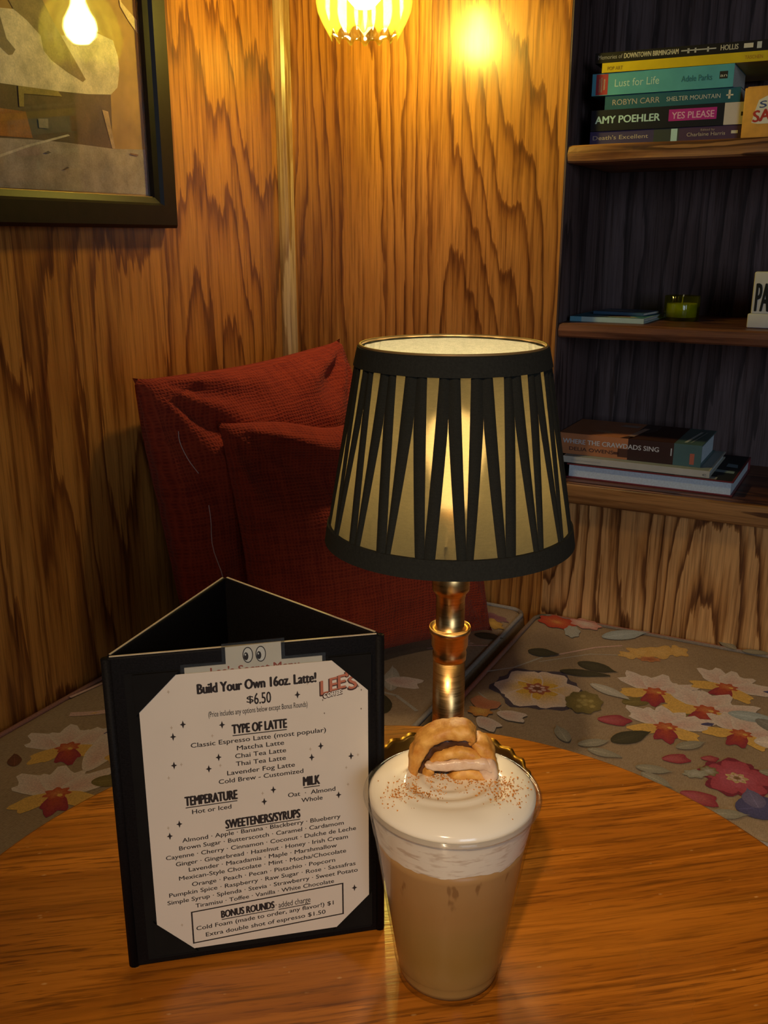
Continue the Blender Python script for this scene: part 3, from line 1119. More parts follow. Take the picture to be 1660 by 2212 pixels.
# local: x out of the wall, y = -(t-FT0), z
def fbar(pts):
    """one mitred moulding bar: pts outer a,b inner b,a as (t,z)"""
    (a, b, c, d) = [(-(t - FT0), z - FZ0) for t, z in pts]
    V, F = [], []
    prof = ((0.0, 0.0), (0.0, FDEP * 0.8), (0.10, FDEP), (0.72, FDEP), (0.80, FDEP * 0.82), (0.98, FDEP * 0.70), (1.0, FDEP * 0.55), (1.0, 0.0))
    for w, dep in prof:
        for p, q in ((a, d), (b, c)):
            V.append((dep, p[0] + (q[0] - p[0]) * w, p[1] + (q[1] - p[1]) * w))
    n = len(prof)
    for i in range(n):
        j = (i + 1) % n
        F.append((2 * i, 2 * i + 1, 2 * j + 1, 2 * j))
    F.append(tuple(2 * i for i in range(n)))
    F.append(tuple(2 * i + 1 for i in range(n))[::-1])
    return obj('frame_bar', V, F, M_FRAME, pic)


O_ = [(FT0, FZ0), (FT1, FZ0), (FT1, FZ1), (FT0, FZ1)]
I_ = [(FT0 + FW, FZ0 + FW), (FT1 - FW, FZ0 + FW), (FT1 - FW, FZ1 - FW), (FT0 + FW, FZ1 - FW)]
for i in range(4):
    j = (i + 1) % 4
    fbar((O_[i], O_[j], I_[j], I_[i]))
g0 = FW - 0.0005
W_, H_ = FT1 - FT0, FZ1 - FZ0
v, f = box_vf(0.001, 0.009, -(W_ - g0), -g0, g0, H_ - g0)
ph = obj('photo_print', v, f, plain('photo_brown_tone', (0.46, 0.24, 0.085), 0.5, 0, 0.3, 0.25, 18.0), pic)
v, f = box_vf(0.0150, 0.0165, -(W_ - g0), -g0, g0, H_ - g0)
obj('glass', v, f, M_GLASS, pic)
V, F = tube([(0.0175, -(W_ - FW), FW - 0.0005), (0.0175, -FW, FW - 0.0005)], 0.0008, 8)
obj('gilt_lip', V, F, M_GOLDLIP, pic)

pp = Print(lambda t, z, lift: (0.0092 + lift, -(t - FT0), z - FZ0))
SHAPES = {
    'under': [(0.95, 0.6105), (0.6827, 0.6105), (0.5797, 0.6132), (0.4748, 0.6214), (0.4794, 0.5461), (0.5696, 0.5472), (0.6925, 0.5433), (0.95, 0.5433)],
    'floor': [(0.95, 0.5433), (0.6925, 0.5433), (0.6246, 0.5465), (0.5696, 0.5472), (0.4794, 0.5461), (0.4079, 0.5501), (0.4079, 0.4834), (0.95, 0.4805)],
    'sheet': [(0.95, 0.72), (0.72, 0.7104), (0.6697, 0.7004), (0.6436, 0.7036), (0.6233, 0.6943), (0.6013, 0.6794), (0.561, 0.6862), (0.492, 0.7005), (0.4619, 0.6963), (0.4537, 0.676), (0.4527, 0.6571), (0.4597, 0.6329), (0.4748, 0.6214), (0.5222, 0.6163), (0.5797, 0.6132), (0.6827, 0.6105), (0.95, 0.6105)],
    'limb': [(0.69, 0.80), (0.63, 0.80), (0.5962, 0.73), (0.5756, 0.6999), (0.5535, 0.6723), (0.5238, 0.6353), (0.5302, 0.6312), (0.5577, 0.6398), (0.5856, 0.651), (0.5985, 0.6614), (0.6013, 0.6794), (0.6233, 0.6943), (0.6436, 0.7036), (0.67, 0.74)],
    'limb2': [(0.70, 0.74), (0.6695, 0.7015), (0.6666, 0.6894), (0.6603, 0.6659), (0.6472, 0.655), (0.6531, 0.6481), (0.6598, 0.6465), (0.6761, 0.6563), (0.715, 0.72)],
    'orange': [(0.76, 0.5801), (0.6408, 0.5803), (0.6332, 0.5477), (0.76, 0.5437)],
    'stick': [(0.73, 0.5126), (0.6956, 0.5216), (0.6431, 0.5386), (0.5682, 0.5585), (0.5646, 0.5569), (0.6436, 0.5354), (0.6951, 0.5183), (0.73, 0.5096)],
    'leg': [(0.4962, 0.5985), (0.4839, 0.5971), (0.475, 0.5465), (0.4814, 0.5467)],
    'pale': [(0.4467, 0.80), (0.4387, 0.751), (0.4082, 0.7329), (0.4082, 0.7147), (0.4263, 0.7293), (0.4417, 0.745)],
    'yellow': [(0.65, 0.6112), (0.5797, 0.6132), (0.5732, 0.6069), (0.6411, 0.6025), (0.6434, 0.5862), (0.6511, 0.5853)],
    'box': [(0.6209, 0.5736), (0.6029, 0.5754), (0.6037, 0.5625), (0.6207, 0.5622)],
    'speck': [(0.5857, 0.5102), (0.5757, 0.5148), (0.572, 0.5137), (0.58, 0.5105)],
    'speck2': [(0.6161, 0.5305), (0.6085, 0.5336), (0.6033, 0.5314), (0.6108, 0.5296)],
    'speck3': [(0.4449, 0.543), (0.4249, 0.5416), (0.4274, 0.5392), (0.443, 0.5403)]}
PCOL = {'under': (0.080, 0.040, 0.026), 'floor': (0.25, 0.185, 0.175), 'sheet': (0.56, 0.45, 0.36), 'limb': (0.20, 0.125, 0.070), 'limb2': (0.16, 0.11, 0.085), 'orange': (0.23, 0.075, 0.018),
        'stick': (0.40, 0.32, 0.29), 'leg': (0.38, 0.23, 0.15), 'pale': (0.55, 0.40, 0.26), 'yellow': (0.24, 0.16, 0.045), 'box': (0.20, 0.14, 0.11), 'speck': (0.08, 0.05, 0.05), 'speck2': (0.08, 0.05, 0.05), 'speck3': (0.14, 0.06, 0.03)}
for i, (k, pts) in enumerate(SHAPES.items()):
    pp.poly(pts, tuple(min(0.86, c_ * 1.55) for c_ in PCOL[k]), 0.0002 + 0.00012 * i)
pp.build('image_shape', M_PHOTO, ph)

# ================================================================ pendant lamp near the corner
PX, PY = -0.0302, 1.5713
pen = thing('pendant_lamp', 'lit yellow-green ruffled glass pendant lamp hanging by the corner', 'lamp', Matrix.Translation((PX, PY, 0.716)))


def ruffle(th, i, r, z):
    k = max(0.0, 1 - i / 5.0)
    return r * (1 + 0.030 * math.cos(14 * th)), z + (0.0065 * math.cos(14 * th)) * k


V, F = lathe([(0.053, 0.0), (0.058, 0.007), (0.064, 0.016), (0.0695, 0.030), (0.0715, 0.045), (0.070, 0.062), (0.064, 0.082), (0.054, 0.100), (0.040, 0.118), (0.026, 0.130),
              (0.024, 0.128), (0.038, 0.115), (0.052, 0.0975), (0.062, 0.080), (0.068, 0.061), (0.0692, 0.045), (0.067, 0.031), (0.062, 0.018), (0.056, 0.009), (0.0515, 0.002)], 112, True, ruffle)
obj('glass_shade', V, F, M_GREEN, pen, smooth=True)
V, F = lathe([(0.0005, 0.036), (0.014, 0.038), (0.025, 0.049), (0.0290, 0.063), (0.026, 0.077), (0.017, 0.092), (0.012, 0.104), (0.012, 0.118), (0.0005, 0.119)], 20)
obj('bulb', V, F, M_PBULB, pen, smooth=True)
V, F = lathe([(0.0005, 0.165), (0.018, 0.162), (0.026, 0.145), (0.029, 0.131), (0.026, 0.1305), (0.014, 0.119), (0.0005, 0.119)], 32)
obj('cap', V, F, M_BRASS_BASE, pen, smooth=True)
V, F = tube([(0, 0, 0.163), (0, 0, 0.97)], 0.004, 10)
obj('rod', V, F, M_BRASS_BASE, pen, smooth=True)
V, F = lathe([(0.0005, 0.984), (0.05, 0.984), (0.05, 0.975), (0.02, 0.96), (0.0005, 0.958)], 32)
obj('ceiling_rose', V, F, M_BRASS_BASE, pen, smooth=True)

# ================================================================ round table
TX, TY, TR = 0.0039, 0.4405, 0.3015
tab = thing('round_table', 'small round cafe table with an orange-brown oak top', 'table', Matrix.Translation((TX, TY, FLOOR_Z)) @ Matrix.Rotation(math.radians(10), 4, 'Z'))
th0 = -FLOOR_Z
V, F = lathe([(0.0001, 0.0), (0.20, 0.0), (TR - 0.003, 0.0), (TR - 0.0008, -0.0010), (TR, -0.004), (TR, -0.022), (TR - 0.003, -0.025), (0.0001, -0.025)], 160)
top = obj('table_top', V, F, M_TABLE, tab)
top.location = (0, 0, th0)
V, F = lathe([(0.0001, 0.0), (0.035, 0.0), (0.035, 0.02), (0.028, 0.05), (0.028, th0 - 0.07), (0.10, th0 - 0.03), (0.10, th0 - 0.0255), (0.0001, th0 - 0.0255)], 40)
obj('pedestal', V, F, M_IRON, tab, smooth=True)
V, F = lathe([(0.0001, 0.0), (0.21, 0.0), (0.21, 0.008), (0.06, 0.022), (0.0001, 0.024)], 64)
obj('foot_plate', V, F, M_IRON, tab, smooth=True)

# ================================================================ table lamp
LX, LY = 0.0485, 0.628
lamp = thing('table_lamp', 'small brass table lamp with a black pleated shade, lit', 'lamp', Matrix.Translation((LX, LY, 0.0)))


def scallop(th, i, r, z):
    k = 1.0 if r > 0.03 else 0.0
    a = (r / 0.061) ** 4
    return r * (1 + 0.012 * a * math.cos(22 * th)), z + k * a * 0.0006 * math.cos(22 * th)


V, F = lathe([(0.0001, 0.0005), (0.040, 0.0005), (0.050, 0.005), (0.0600, 0.014), (0.0645, 0.0205), (0.0638, 0.0225), (0.0605, 0.0195), (0.0510, 0.0095), (0.040, 0.0062), (0.024, 0.0068), (0.018, 0.010), (0.013, 0.018), (0.012, 0.022), (0.0001, 0.022)], 176, False, scallop)
obj('base', V, F, M_BRASS_BASE, lamp, smooth=True)
V, F = lathe([(0.0001, 0.020), (0.0121, 0.020), (0.0119, 0.118), (0.0114, 0.1180), (0.0123, 0.1188), (0.0126, 0.124), (0.0120, 0.1265), (0.0134, 0.130), (0.0137, 0.1385), (0.0150, 0.1405), (0.0156, 0.1425), (0.0150, 0.1450), (0.0146, 0.1440), (0.0118, 0.1432), (0.0105, 0.1440),
              (0.0105, 0.1680), (0.0110, 0.1690), (0.0108, 0.1705), (0.0134, 0.1735), (0.0136, 0.1760), (0.0136, 0.2000), (0.0060, 0.2010), (0.0050, 0.24), (0.0001, 0.24)], 48)
obj('stem', V, F, M_BRASS, lamp, smooth=False).data.shade_smooth() if hasattr(bpy.types.Mesh, 'shade_smooth') else None
SZ0, SZ1, SR0, SR1 = 0.2135, 0.3485, 0.0858, 0.0625


def srad(z):
    return SR0 + (SR1 - SR0) * (z - SZ0) / (SZ1 - SZ0)


shade = obj('lamp_shade', *lathe([(srad(SZ0 + (SZ1 - SZ0) * k / 8), SZ0 + (SZ1 - SZ0) * k / 8) for k in range(9)], 120), M_SHADE, lamp, smooth=True)
V, F = lathe([(srad(SZ0 + (SZ1 - SZ0) * k / 8) - 0.0022, SZ0 + 0.001 + (SZ1 - SZ0 - 0.002) * k / 8) for k in range(9)], 120, False,
             lambda th, i, r, z: (r + 0.0006 * math.sin(13 * th + i) + 0.0004 * math.sin(29 * th), z))
obj('lining', V, F, M_LINING, shade, smooth=True)
b = 0.0122
V, F = lathe([(srad(SZ1) + 0.0004, SZ1 + 0.0006), (srad(SZ1) + 0.0020, SZ1), (srad(SZ1 - b) + 0.0026, SZ1 - b), (srad(SZ1 - b) + 0.0004, SZ1 - b)], 120, True)
obj('top_band', V, F, M_BAND, shade, smooth=False)
V, F = lathe([(srad(SZ0) + 0.0004, SZ0 - 0.0006), (srad(SZ0 + b) + 0.0004, SZ0 + b), (srad(SZ0 + b) + 0.0028, SZ0 + b), (srad(SZ0) + 0.0026, SZ0 - 0.0006)], 120, True)
obj('bottom_band', V, F, M_BAND, shade, smooth=False)
V, F = tube([((srad(SZ1)) * math.cos(2 * PI * k / 72), (srad(SZ1)) * math.sin(2 * PI * k / 72), SZ1 + 0.0008) for k in range(72)], 0.0011, 6, True)
obj('top_wire', V, F, M_GOLDLIP, shade, smooth=True)
# pleats: dark folded strips crossing each other, leaving single-cloth wedges between them
NP = 20
PER = 2 * PI / NP
zb, zt = SZ0 + b - 0.001, SZ1 - b + 0.001


def pleat_mesh(sgn, name, mu=0.30, md=0.16, hu=0.74, hd=0.10):
    V, F = [], []
    n = 18
    for i in range(n + 1):
        h = i / n
        z = zb + (zt - zb) * h
        wu = mu * PER * max(0.0, 1 - h / hu)
        wd = md * PER * max(0.0, (h - hd) / (1 - hd))
        a0, a1 = wu, PER / 2 - wd
        for k in range(4):
            a = sgn * (a0 + (a1 - a0) * k / 3)
            r = srad(z) + (0.0003, 0.0016, 0.0019, 0.0004)[k]
            V.append((r * math.cos(a), r * math.sin(a), z))
    for i in range(n):
        for k in range(3):
            q = (i * 4 + k, i * 4 + k + 1, (i + 1) * 4 + k + 1, (i + 1) * 4 + k)
            F.append(q if sgn > 0 else q[::-1])
    return V, F


rg = random.Random(3)
for sgn in (1, -1):
    meshes = [pleat_mesh(sgn, 'pleat', 0.30 + d, 0.16 - d * 0.6) for d in (-0.07, -0.02, 0.02, 0.06)]
    datas = [None] * 4
    for k in range(NP):
        w = rg.randrange(4)
        if datas[w] is None:
            o = obj('pleat', meshes[w][0], meshes[w][1], M_PLEAT, shade, smooth=True)
            datas[w] = o.data
        else:
            o = bpy.data.objects.new('pleat', datas[w])
            COL.objects.link(o)
            o.parent = shade
        o.rotation_euler = (0, 0, k * PER - PI / 2 - 0.10)
shade.location = (-0.0022, 0, 0)
# bulb on its socket, and the wire spider that carries the shade
V, F = lathe([(0.0001, 0.238), (0.009, 0.238), (0.0095, 0.252), (0.013, 0.262), (0.0175, 0.274), (0.018, 0.284), (0.0145, 0.296), (0.007, 0.303), (0.0001, 0.304)], 24)
obj('bulb', V, F, M_BULB, lamp, smooth=True)
for k in range(3):
    a = 2 * PI * k / 3 + 0.4
    V, F = tube([(0.0055 * math.cos(a), 0.0055 * math.sin(a), 0.236), (0.04 * math.cos(a), 0.04 * math.sin(a), 0.236), ((srad(0.232) - 0.0026) * math.cos(a), (srad(0.232) - 0.0026) * math.sin(a), 0.232)], 0.0010, 6)
    obj('shade_spoke', V, F, M_GOLDLIP, lamp)

# ================================================================ menu holder
HB = Vector((-0.149, 0.453, 0.0005))
HA = math.atan2(0.207, 0.9783)
HM = Matrix.Translation(HB) @ Matrix.Rotation(HA, 4, 'Z')
HW, HH = 0.1497, 0.2015
AP = (0.0679, 0.1134)
holder = thing('menu_holder', 'black three-sided menu holder standing on the table', 'menu holder', HM)


def panel(a, b, name='panel', tk=0.0035):
    ax, ay = a
    bx, by = b
    d = Vector((bx - ax, by - ay)).normalized()
    nn = Vector((-d.y, d.x)) * tk       # inward
    o = bevel_box(name, (0, math.hypot(bx - ax, by - ay), 0, tk, 0, HH), M_BLACK, holder, 0.0012, 2)
    o.location = (ax, ay, 0)
    o.rotation_euler = (0, 0, math.atan2(d.y, d.x))
    L_ = math.hypot(bx - ax, by - ay)
    v, f = box_vf(0.0015, L_ - 0.0015, 0.0011, 0.0023, HH - 0.0002, HH + 0.00035)
    e = obj('board_edge', v, f, M_EDGE, o)
    return o


panel((0, 0), (HW, 0))
panel((HW + 0.0005, 0.0042), (AP[0] + 0.002, AP[1]))
panel((AP[0] - 0.002, AP[1]), (-0.0005, 0.0042))
# rounded binding along the two front corners
for x in (0.0, HW):
    V, F = tube([(x, 0.002, 0.0005), (x, 0.002, HH - 0.001)], 0.0032, 12)
    obj('corner_binding', V, F, M_BLACK, holder, smooth=True)
v, f = box_vf(0.0085, 0.1440, -0.0004, 0.0005, 0.004, 0.1915)
obj('backing_sheet', v, f, M_FELT, holder)
PU0, PU1, PV0, PV1, CK = 0.0150, 0.1425, 0.0085, 0.1890, 0.0225


def pocket(cx, cz, sx, sz):
    pts = [(cx, cz), (cx + sx * (CK + 0.002), cz), (cx, cz + sz * (CK + 0.002))]
    V = [(x, y, z) for y in (-0.0020, -0.0004) for x, z in pts]
    F = [(0, 1, 2), (3, 5, 4), (0, 3, 4, 1), (1, 4, 5, 2), (2, 5, 3, 0)]
    if sx * sz < 0:
        F = [q[::-1] for q in F]
    return obj('corner_pocket', V, F, M_FELT, holder)


for cx, cz, sx, sz in ((PU0 - 0.002, PV0 - 0.002, 1, 1), (PU1 + 0.002, PV0 - 0.002, -1, 1), (PU0 - 0.002, PV1 + 0.002, 1, -1), (PU1 + 0.002, PV1 + 0.002, -1, -1)):
    pocket(cx, cz, sx, sz)

# laminated card with a tab, tucked behind the menu sheet
sec = thing('tabbed_card', 'small laminated card with a pair of eyes on its tab, tucked behind the menu sheet', 'card', HM)
tabp = [(0.0385, 0.100), (0.1185, 0.100), (0.1185, 0.1942), (0.0957, 0.1940), (0.0956, 0.2052), (0.0610, 0.2045), (0.0610, 0.1940), (0.0385, 0.1942)]


def slab(name, pts, y0, y1, mat, parent):
    n = len(pts)
    from mathutils.geometry import tessellate_polygon
    V = [(x, y0, z) for x, z in pts] + [(x, y1, z) for x, z in pts]
    tri = [tuple(t) for t in tessellate_polygon([[Vector((p[0], p[1], 0)) for p in pts]])]
    F = tri + [tuple(i + n for i in t)[::-1] for t in tri] + [(i, (i + 1) % n, n + (i + 1) % n, n + i) for i in range(n)]
    return obj(name, V, F, mat, parent)


ins = [(0.0405, 0.102), (0.1165, 0.102), (0.1165, 0.1922), (0.0937, 0.1922), (0.0936, 0.2030), (0.0630, 0.2023), (0.0630, 0.1922), (0.0405, 0.1922)]
slab('insert', ins, -0.00090, -0.00060, M_CARD, sec)
slab('laminate', tabp, -0.00118, -0.00114, M_LAM, sec)
slab('laminate', tabp, -0.00052, -0.00048, M_LAM, sec)
sp = Print(lambda u, v, lift: (u, -0.00090 - lift, v))


def ell(cx, cy, rx, ry, n=28):
    return [(cx + rx * math.cos(2 * PI * k / n), cy + ry * math.sin(2 * PI * k / n)) for k in range(n)]


INK = (0.022, 0.016, 0.014)
for cx in (0.0752, 0.0823):
    sp.begin('eye', True)
    sp.poly(ell(cx, 0.1967, 0.0029, 0.0048), INK, 0.00003)
    sp.poly(ell(cx, 0.1967, 0.0024, 0.0042), (0.86, 0.84, 0.80), 0.00006)
    sp.poly(ell(cx - 0.0010, 0.1960, 0.0013, 0.0024), INK, 0.00009)
    sp.poly(ell(cx - 0.0013, 0.1970, 0.0004, 0.0006, 12), (0.86, 0.84, 0.80), 0.00012)
    sp.end()
sp.text("Lee's Secret Menu", 0.0545, 0.1035, 0.1863, 0.0048, (0.42, 0.10, 0.06), 0.03, 0.0, 0.00004)
sp.build('card_print', M_CARDINK, sec)

# the menu sheet
menu = thing('menu_sheet', 'cream printed drinks menu sheet held in the black holder', 'menu', HM)
v, f = box_vf(PU0, PU1, -0.0017, -0.0014, PV0, PV1)
obj('paper', v, f, M_PAPER, menu)
mp = Print(lambda u, v, lift: (u / 1000.0, -0.0017 - lift * 0.25, v / 1000.0))


def sl(v):
    return max(0.008, 0.062 - v * 0.00033)


def ln(s, u0, u1, v, h=3.0, bold=0.018, col=INK, under=False):
    k = sl(v)
    mp.begin('text_line', True)
    mp.text(s, u0, u1, v, h, col, bold, k)
    if under:
        mp.rect(u0, u1, v - 1.5, v - 0.95, col, 0.0003, k)
    mp.end()


ln('Build Your Own 16oz. Latte!', 46.8, 112.6, 176.5, 6.3, 0.055)
ln('$', 73.4, 77.2, 167.9, 4.4, 0.016)
ln('6.50', 77.6, 86.9, 166.7, 7.2, 0.016)
ln('(Price includes any options below except Bonus Rounds)', 51.9, 107.4, 161.6, 3.6, 0.010)
ln('TYPE OF LATTE', 64.6, 95.2, 149.7, 6.0, 0.055, under=True)
for s, a, b_, v_ in (('Classic Espresso Latte (most popular)', 41.3, 117.7, 144.0), ('Matcha Latte', 66.7, 93.4, 139.0), ('Chai Tea Latte', 65.5, 94.4, 134.0), ('Thai Tea Latte', 65.7, 94.1, 129.0),
                     ('Lavender Fog Latte', 60.5, 99.2, 123.8), ('Cold Brew - Customized', 55.5, 104.0, 118.9)):
    ln(s, a, b_, v_)
ln('TEMPERATURE', 36.1, 65.4, 107.0, 6.3, 0.055, under=True)
ln('Hot or Iced', 39.6, 61.8, 101.2)
ln('MILK', 103.9, 113.4, 110.8, 6.3, 0.055, under=True)
ln('Oat  \u00b7  Almond', 94.7, 122.6, 104.7)
ln('Whole', 102.4, 114.9, 100.0)
ln('SWEETENERS/SYRUPS', 58.1, 101.3, 89.2, 6.0, 0.055, under=True)
D = ' \u00b7 '
for s, a, b_, v_ in (('Almond|Apple|Banana|Blackberry|Blueberry', 33.0, 125.4, 84.4), ('Brown Sugar|Butterscotch|Caramel|Cardamom', 30.9, 127.3, 79.5), ('Cayenne|Cherry|Cinnamon|Coconut|Dulche de Leche', 23.1, 134.7, 74.4),
                     ('Ginger|Gingerbread|Hazelnut|Honey|Irish Cream', 28.4, 129.7, 69.3), ('Lavender|Macadamia|Maple|Marshmallow', 35.5, 122.9, 64.4), ('Mexican-Style Chocolate|Mint|Mocha/Chocolate', 29.6, 128.5, 59.5),
                     ('Orange|Peach|Pecan|Pistachio|Popcorn', 36.7, 121.7, 54.2), ('Pumpkin Spice|Raspberry|Raw Sugar|Rose|Sassafras', 23.3, 134.2, 49.2), ('Simple Syrup|Splenda|Stevia|Strawberry|Sweet Potato', 22.0, 135.5, 44.2),
                     ('Tiramisu|Toffee|Vanilla|White Chocolate', 37.9, 120.8, 39.1)):
    ln(s.replace('|', D), a, b_, v_, 2.9)
ln('BONUS ROUNDS', 52.6, 84.1, 28.2, 5.2, 0.055, under=True)
ln('\u00b7', 84.9, 85.6, 29.6, 3.0)
ln('added charge', 86.7, 106.1, 29.2, 4.2, 0.010, under=True)
ln('Cold Foam (made to order, any flavor!) $1', 37.5, 120.3, 23.2)
ln('Extra double shot of espresso $1.50', 42.8, 115.2, 17.7)
k = 0.060
mp.begin('box_rule', True)
for (u0, u1, v0, v1) in ((34.9, 126.6, 36.6, 37.4), (34.9, 126.6, 14.6, 15.4)):
    mp.rect(u0, u1, v0, v1, INK, 0.0003, k)
mp.rect(34.9, 35.8, 14.9 - 2.75, 36.9 - 2.72, INK, 0.0003)
mp.rect(125.7, 126.6, 14.9 + 2.70, 36.9 + 2.75, INK, 0.0003)
mp.end()


def spark(u, v, r, col, lift=0.0003):
    pts = []
    for q in range(8):
        a = q * PI / 4
        rr = r if q % 2 == 0 else r * 0.32
        if q in (0, 4):
            rr *= 0.70
        pts.append((u + rr * math.cos(a), v + rr * math.sin(a)))
    mp.begin('sparkle', True)
    mp.fan((u, v), pts, col, col, lift)
    mp.end()


for u, v_ in [(37.8, 158.5), (59.1, 155.8), (32.0, 151.5), (56.2, 135.6), (31.4, 133.5), (50.4, 128.9), (114.5, 135.7), (109.1, 128.9), (132.2, 126.9), (101.9, 169.9), (86.3, 110.5), (80.8, 103.4), (124.5, 101.9), (32.0, 95.3), (26.2, 88.1), (133.4, 35.4)]:
    spark(u, v_, 2.5, INK)
for u, v_ in [(31.5, 157.2), (53.4, 149.6), (35.4, 133.6), (56.9, 130.3), (28.0, 126.0), (108.4, 134.4), (136.3, 127.2), (129.3, 119.6), (130.2, 108.3), (107.7, 176.3), (31.2, 179.2), (80.0, 109.0), (25.7, 93.6), (29.3, 26.3)]:
    spark(u, v_, 1.3, (0.42, 0.33, 0.24))
# logo lettering in the corner of the sheet
LG = [('L', 115.4, 119.4, 168.8, 9.0), ('E', 120.6, 124.6, 170.2, 8.8), ('E', 125.4, 129.4, 171.4, 8.8), ("'", 129.8, 131.0, 172.8, 8.8), ('S', 131.4, 136.0, 170.6, 8.2)]
mp.begin('logo_lettering', True)
for ch, a, b_, v_, h_ in LG:
    mp.text(ch, a - 0.5, b_ + 0.3, v_ - 0.9, h_ + 0.7, (0.06, 0.025, 0.018), 0.05, 0.16, 0.0003)
for ch, a, b_, v_, h_ in LG:
    mp.text(ch, a, b_, v_, h_, (0.40, 0.13, 0.075), 0.03, 0.16, 0.0005)
mp.text('COFFEE', 116.4, 127.4, 166.6, 3.7, (0.06, 0.03, 0.02), 0.08, 0.18, 0.0006)
mp.text('COFFEE', 116.8, 127.0, 167.0, 3.0, (0.78, 0.70, 0.60), 0.02, 0.18, 0.0008)
mp.end()
for u, v_ in ((116.2, 165.0), (117.0, 156.5), (137.0, 171.4), (138.6, 169.0), (138.4, 157.0)):
    spark(u, v_, 0.8, (0.10, 0.06, 0.04))
mp.build('print_mark', M_CARDINK, menu)

# ================================================================ iced latte in a plastic cup
CX, CY = 0.0382, 0.4530
CUPM = Matrix.Translation((CX, CY, 0.0004))
cup = thing('iced_latte_cup', 'clear plastic cup of iced latte topped with thick cream foam', 'drink', CUPM)
prof = [(0.0001, 0.0022), (0.0270, 0.0022), (0.0290, 0.0), (0.0302, 0.0008), (0.0310, 0.0060), (0.0316, 0.0125), (0.0322, 0.0130), (0.0330, 0.0200), (0.0440, 0.0960), (0.0448, 0.0985), (0.0470, 0.1120), (0.0476, 0.1175), (0.0488, 0.1180), (0.0496, 0.1195), (0.0493, 0.1212), (0.0480, 0.1215)]
V, F = lathe(prof, 96)
obj('cup_shell', V, F, M_PET, cup, smooth=True)
V, F = tube([(0.0486 * math.cos(2 * PI * k_ / 96), 0.0486 * math.sin(2 * PI * k_ / 96), 0.1197) for k_ in range(96)], 0.0014, 8, True)
obj('rim', V, F, M_PET, cup, smooth=True)


def inner(z):
    pts = [(0.0, 0.0290), (0.013, 0.0310), (0.020, 0.0322), (0.096, 0.0432), (0.112, 0.0461), (0.1175, 0.0468), (0.122, 0.0472)]
    for (z0, r0), (z1, r1) in zip(pts, pts[1:]):
        if z <= z1:
            return r0 + (r1 - r0) * (z - z0) / (z1 - z0)
    return pts[-1][1]


zs = [0.0032, 0.006, 0.012, 0.02, 0.035, 0.05, 0.065, 0.08, 0.09, 0.0965]
V, F = lathe([(0.0001, 0.0031)] + [(inner(z) - 0.0006, z) for z in zs] + [(0.0001, 0.0966)], 80)
obj('latte', V, F, M_LATTE, cup, smooth=True)
# foam: collar inside the cup with a ragged lower edge, and a glossy dome above the rim
NS = 128
V, F = [], []
rows = 44
for kk in range(NS):
    th = 2 * PI * kk / NS
    low = 0.0955 + 0.0020 * mnoise.noise(Vector((math.cos(th) * 2.2, math.sin(th) * 2.2, 7))) + 0.0014 * mnoise.noise(Vector((math.cos(th) * 9, math.sin(th) * 9, 3)))
    for i in range(rows):
        if i < 14:
            z = low + (0.1190 - low) * i / 13
            r = inner(z) - 0.0004
            z2 = z
        else:
            q = (i - 13) / (rows - 14)
            r0 = 0.0482
            r = r0 * (1 - q)
            z2 = 0.1190 + 0.0105 * (1 - (1 - q) ** 7.0)
            x, y = r * math.cos(th), r * math.sin(th)
            # soft swirl ridges left by pouring
            d = math.hypot(x + 0.001, (y + 0.006) * 1.35)
            z2 += 0.0007 * math.sin(d * 560 + 1.4 * math.cos(th)) * math.exp(-((d - 0.021) / 0.010) ** 2) * (1 if y < 0.012 else 0.3)
            z2 += 0.0010 * mnoise.noise(Vector((x * 60, y * 60, 1.0))) * min(1, q * 4)
        V.append((r * math.cos(th), r * math.sin(th), z2))
for kk in range(NS):
    k2 = (kk + 1) % NS
    for i in range(rows - 1):
        F.append((kk * rows + i, k2 * rows + i, k2 * rows + i + 1, kk * rows + i + 1))
foam = obj('foam', V, F, M_FOAM, cup, smooth=True)
V, F = tube([(0.0470 * math.cos(2 * PI * k_ / 96), 0.0470 * math.sin(2 * PI * k_ / 96), 0.1197) for k_ in range(96)], 0.0010, 8, True)


def foam_z(x, y):
    q = 1 - min(1, math.hypot(x, y) / 0.0482)
    return 0.1190 + 0.0105 * (1 - (1 - q) ** 7.0)


rg = random.Random(11)
V, F = [], []
placed = 0
while placed < 820:
    c = rg.random()
    if c < 0.36:
        x, y = rg.gauss(0.0, 0.013), rg.gauss(-0.001, 0.0045)
    elif c < 0.62:
        x, y = rg.gauss(-0.024, 0.008), rg.gauss(-0.015, 0.0045)
    elif c < 0.94:
        x, y = rg.gauss(0.026, 0.008), rg.gauss(-0.011, 0.007)
    else:
        x, y = rg.gauss(0.0, 0.02), rg.gauss(-0.014, 0.010)
    if math.hypot(x, y) > 0.044:
        continue
    z = foam_z(x, y) + 0.0004
    r = rg.uniform(0.00015, 0.00048) * (1.5 if rg.random() < 0.12 else 1)
    a = rg.random() * 6.28
    bb = len(V)
    V += [(x + r * 1.5 * math.cos(a), y + r * 1.5 * math.sin(a), z), (x - r * math.sin(a), y + r * math.cos(a), z), (x - r * 1.3 * math.cos(a), y - r * 1.3 * math.sin(a), z), (x + r * math.sin(a), y - r * math.cos(a), z), (x, y, z + r * 0.8), (x, y, z - 0.0009)]
    F += [(bb, bb + 1, bb + 4), (bb + 1, bb + 2, bb + 4), (bb + 2, bb + 3, bb + 4), (bb + 3, bb, bb + 4), (bb + 1, bb, bb + 5), (bb + 2, bb + 1, bb + 5), (bb + 3, bb + 2, bb + 5), (bb, bb + 3, bb + 5)]
    placed += 1
ci = obj('cinnamon_dust', V, F, M_CINN, cup)
ci['kind'] = 'stuff'
ci['label'] = 'cinnamon dust sprinkled on the foam'

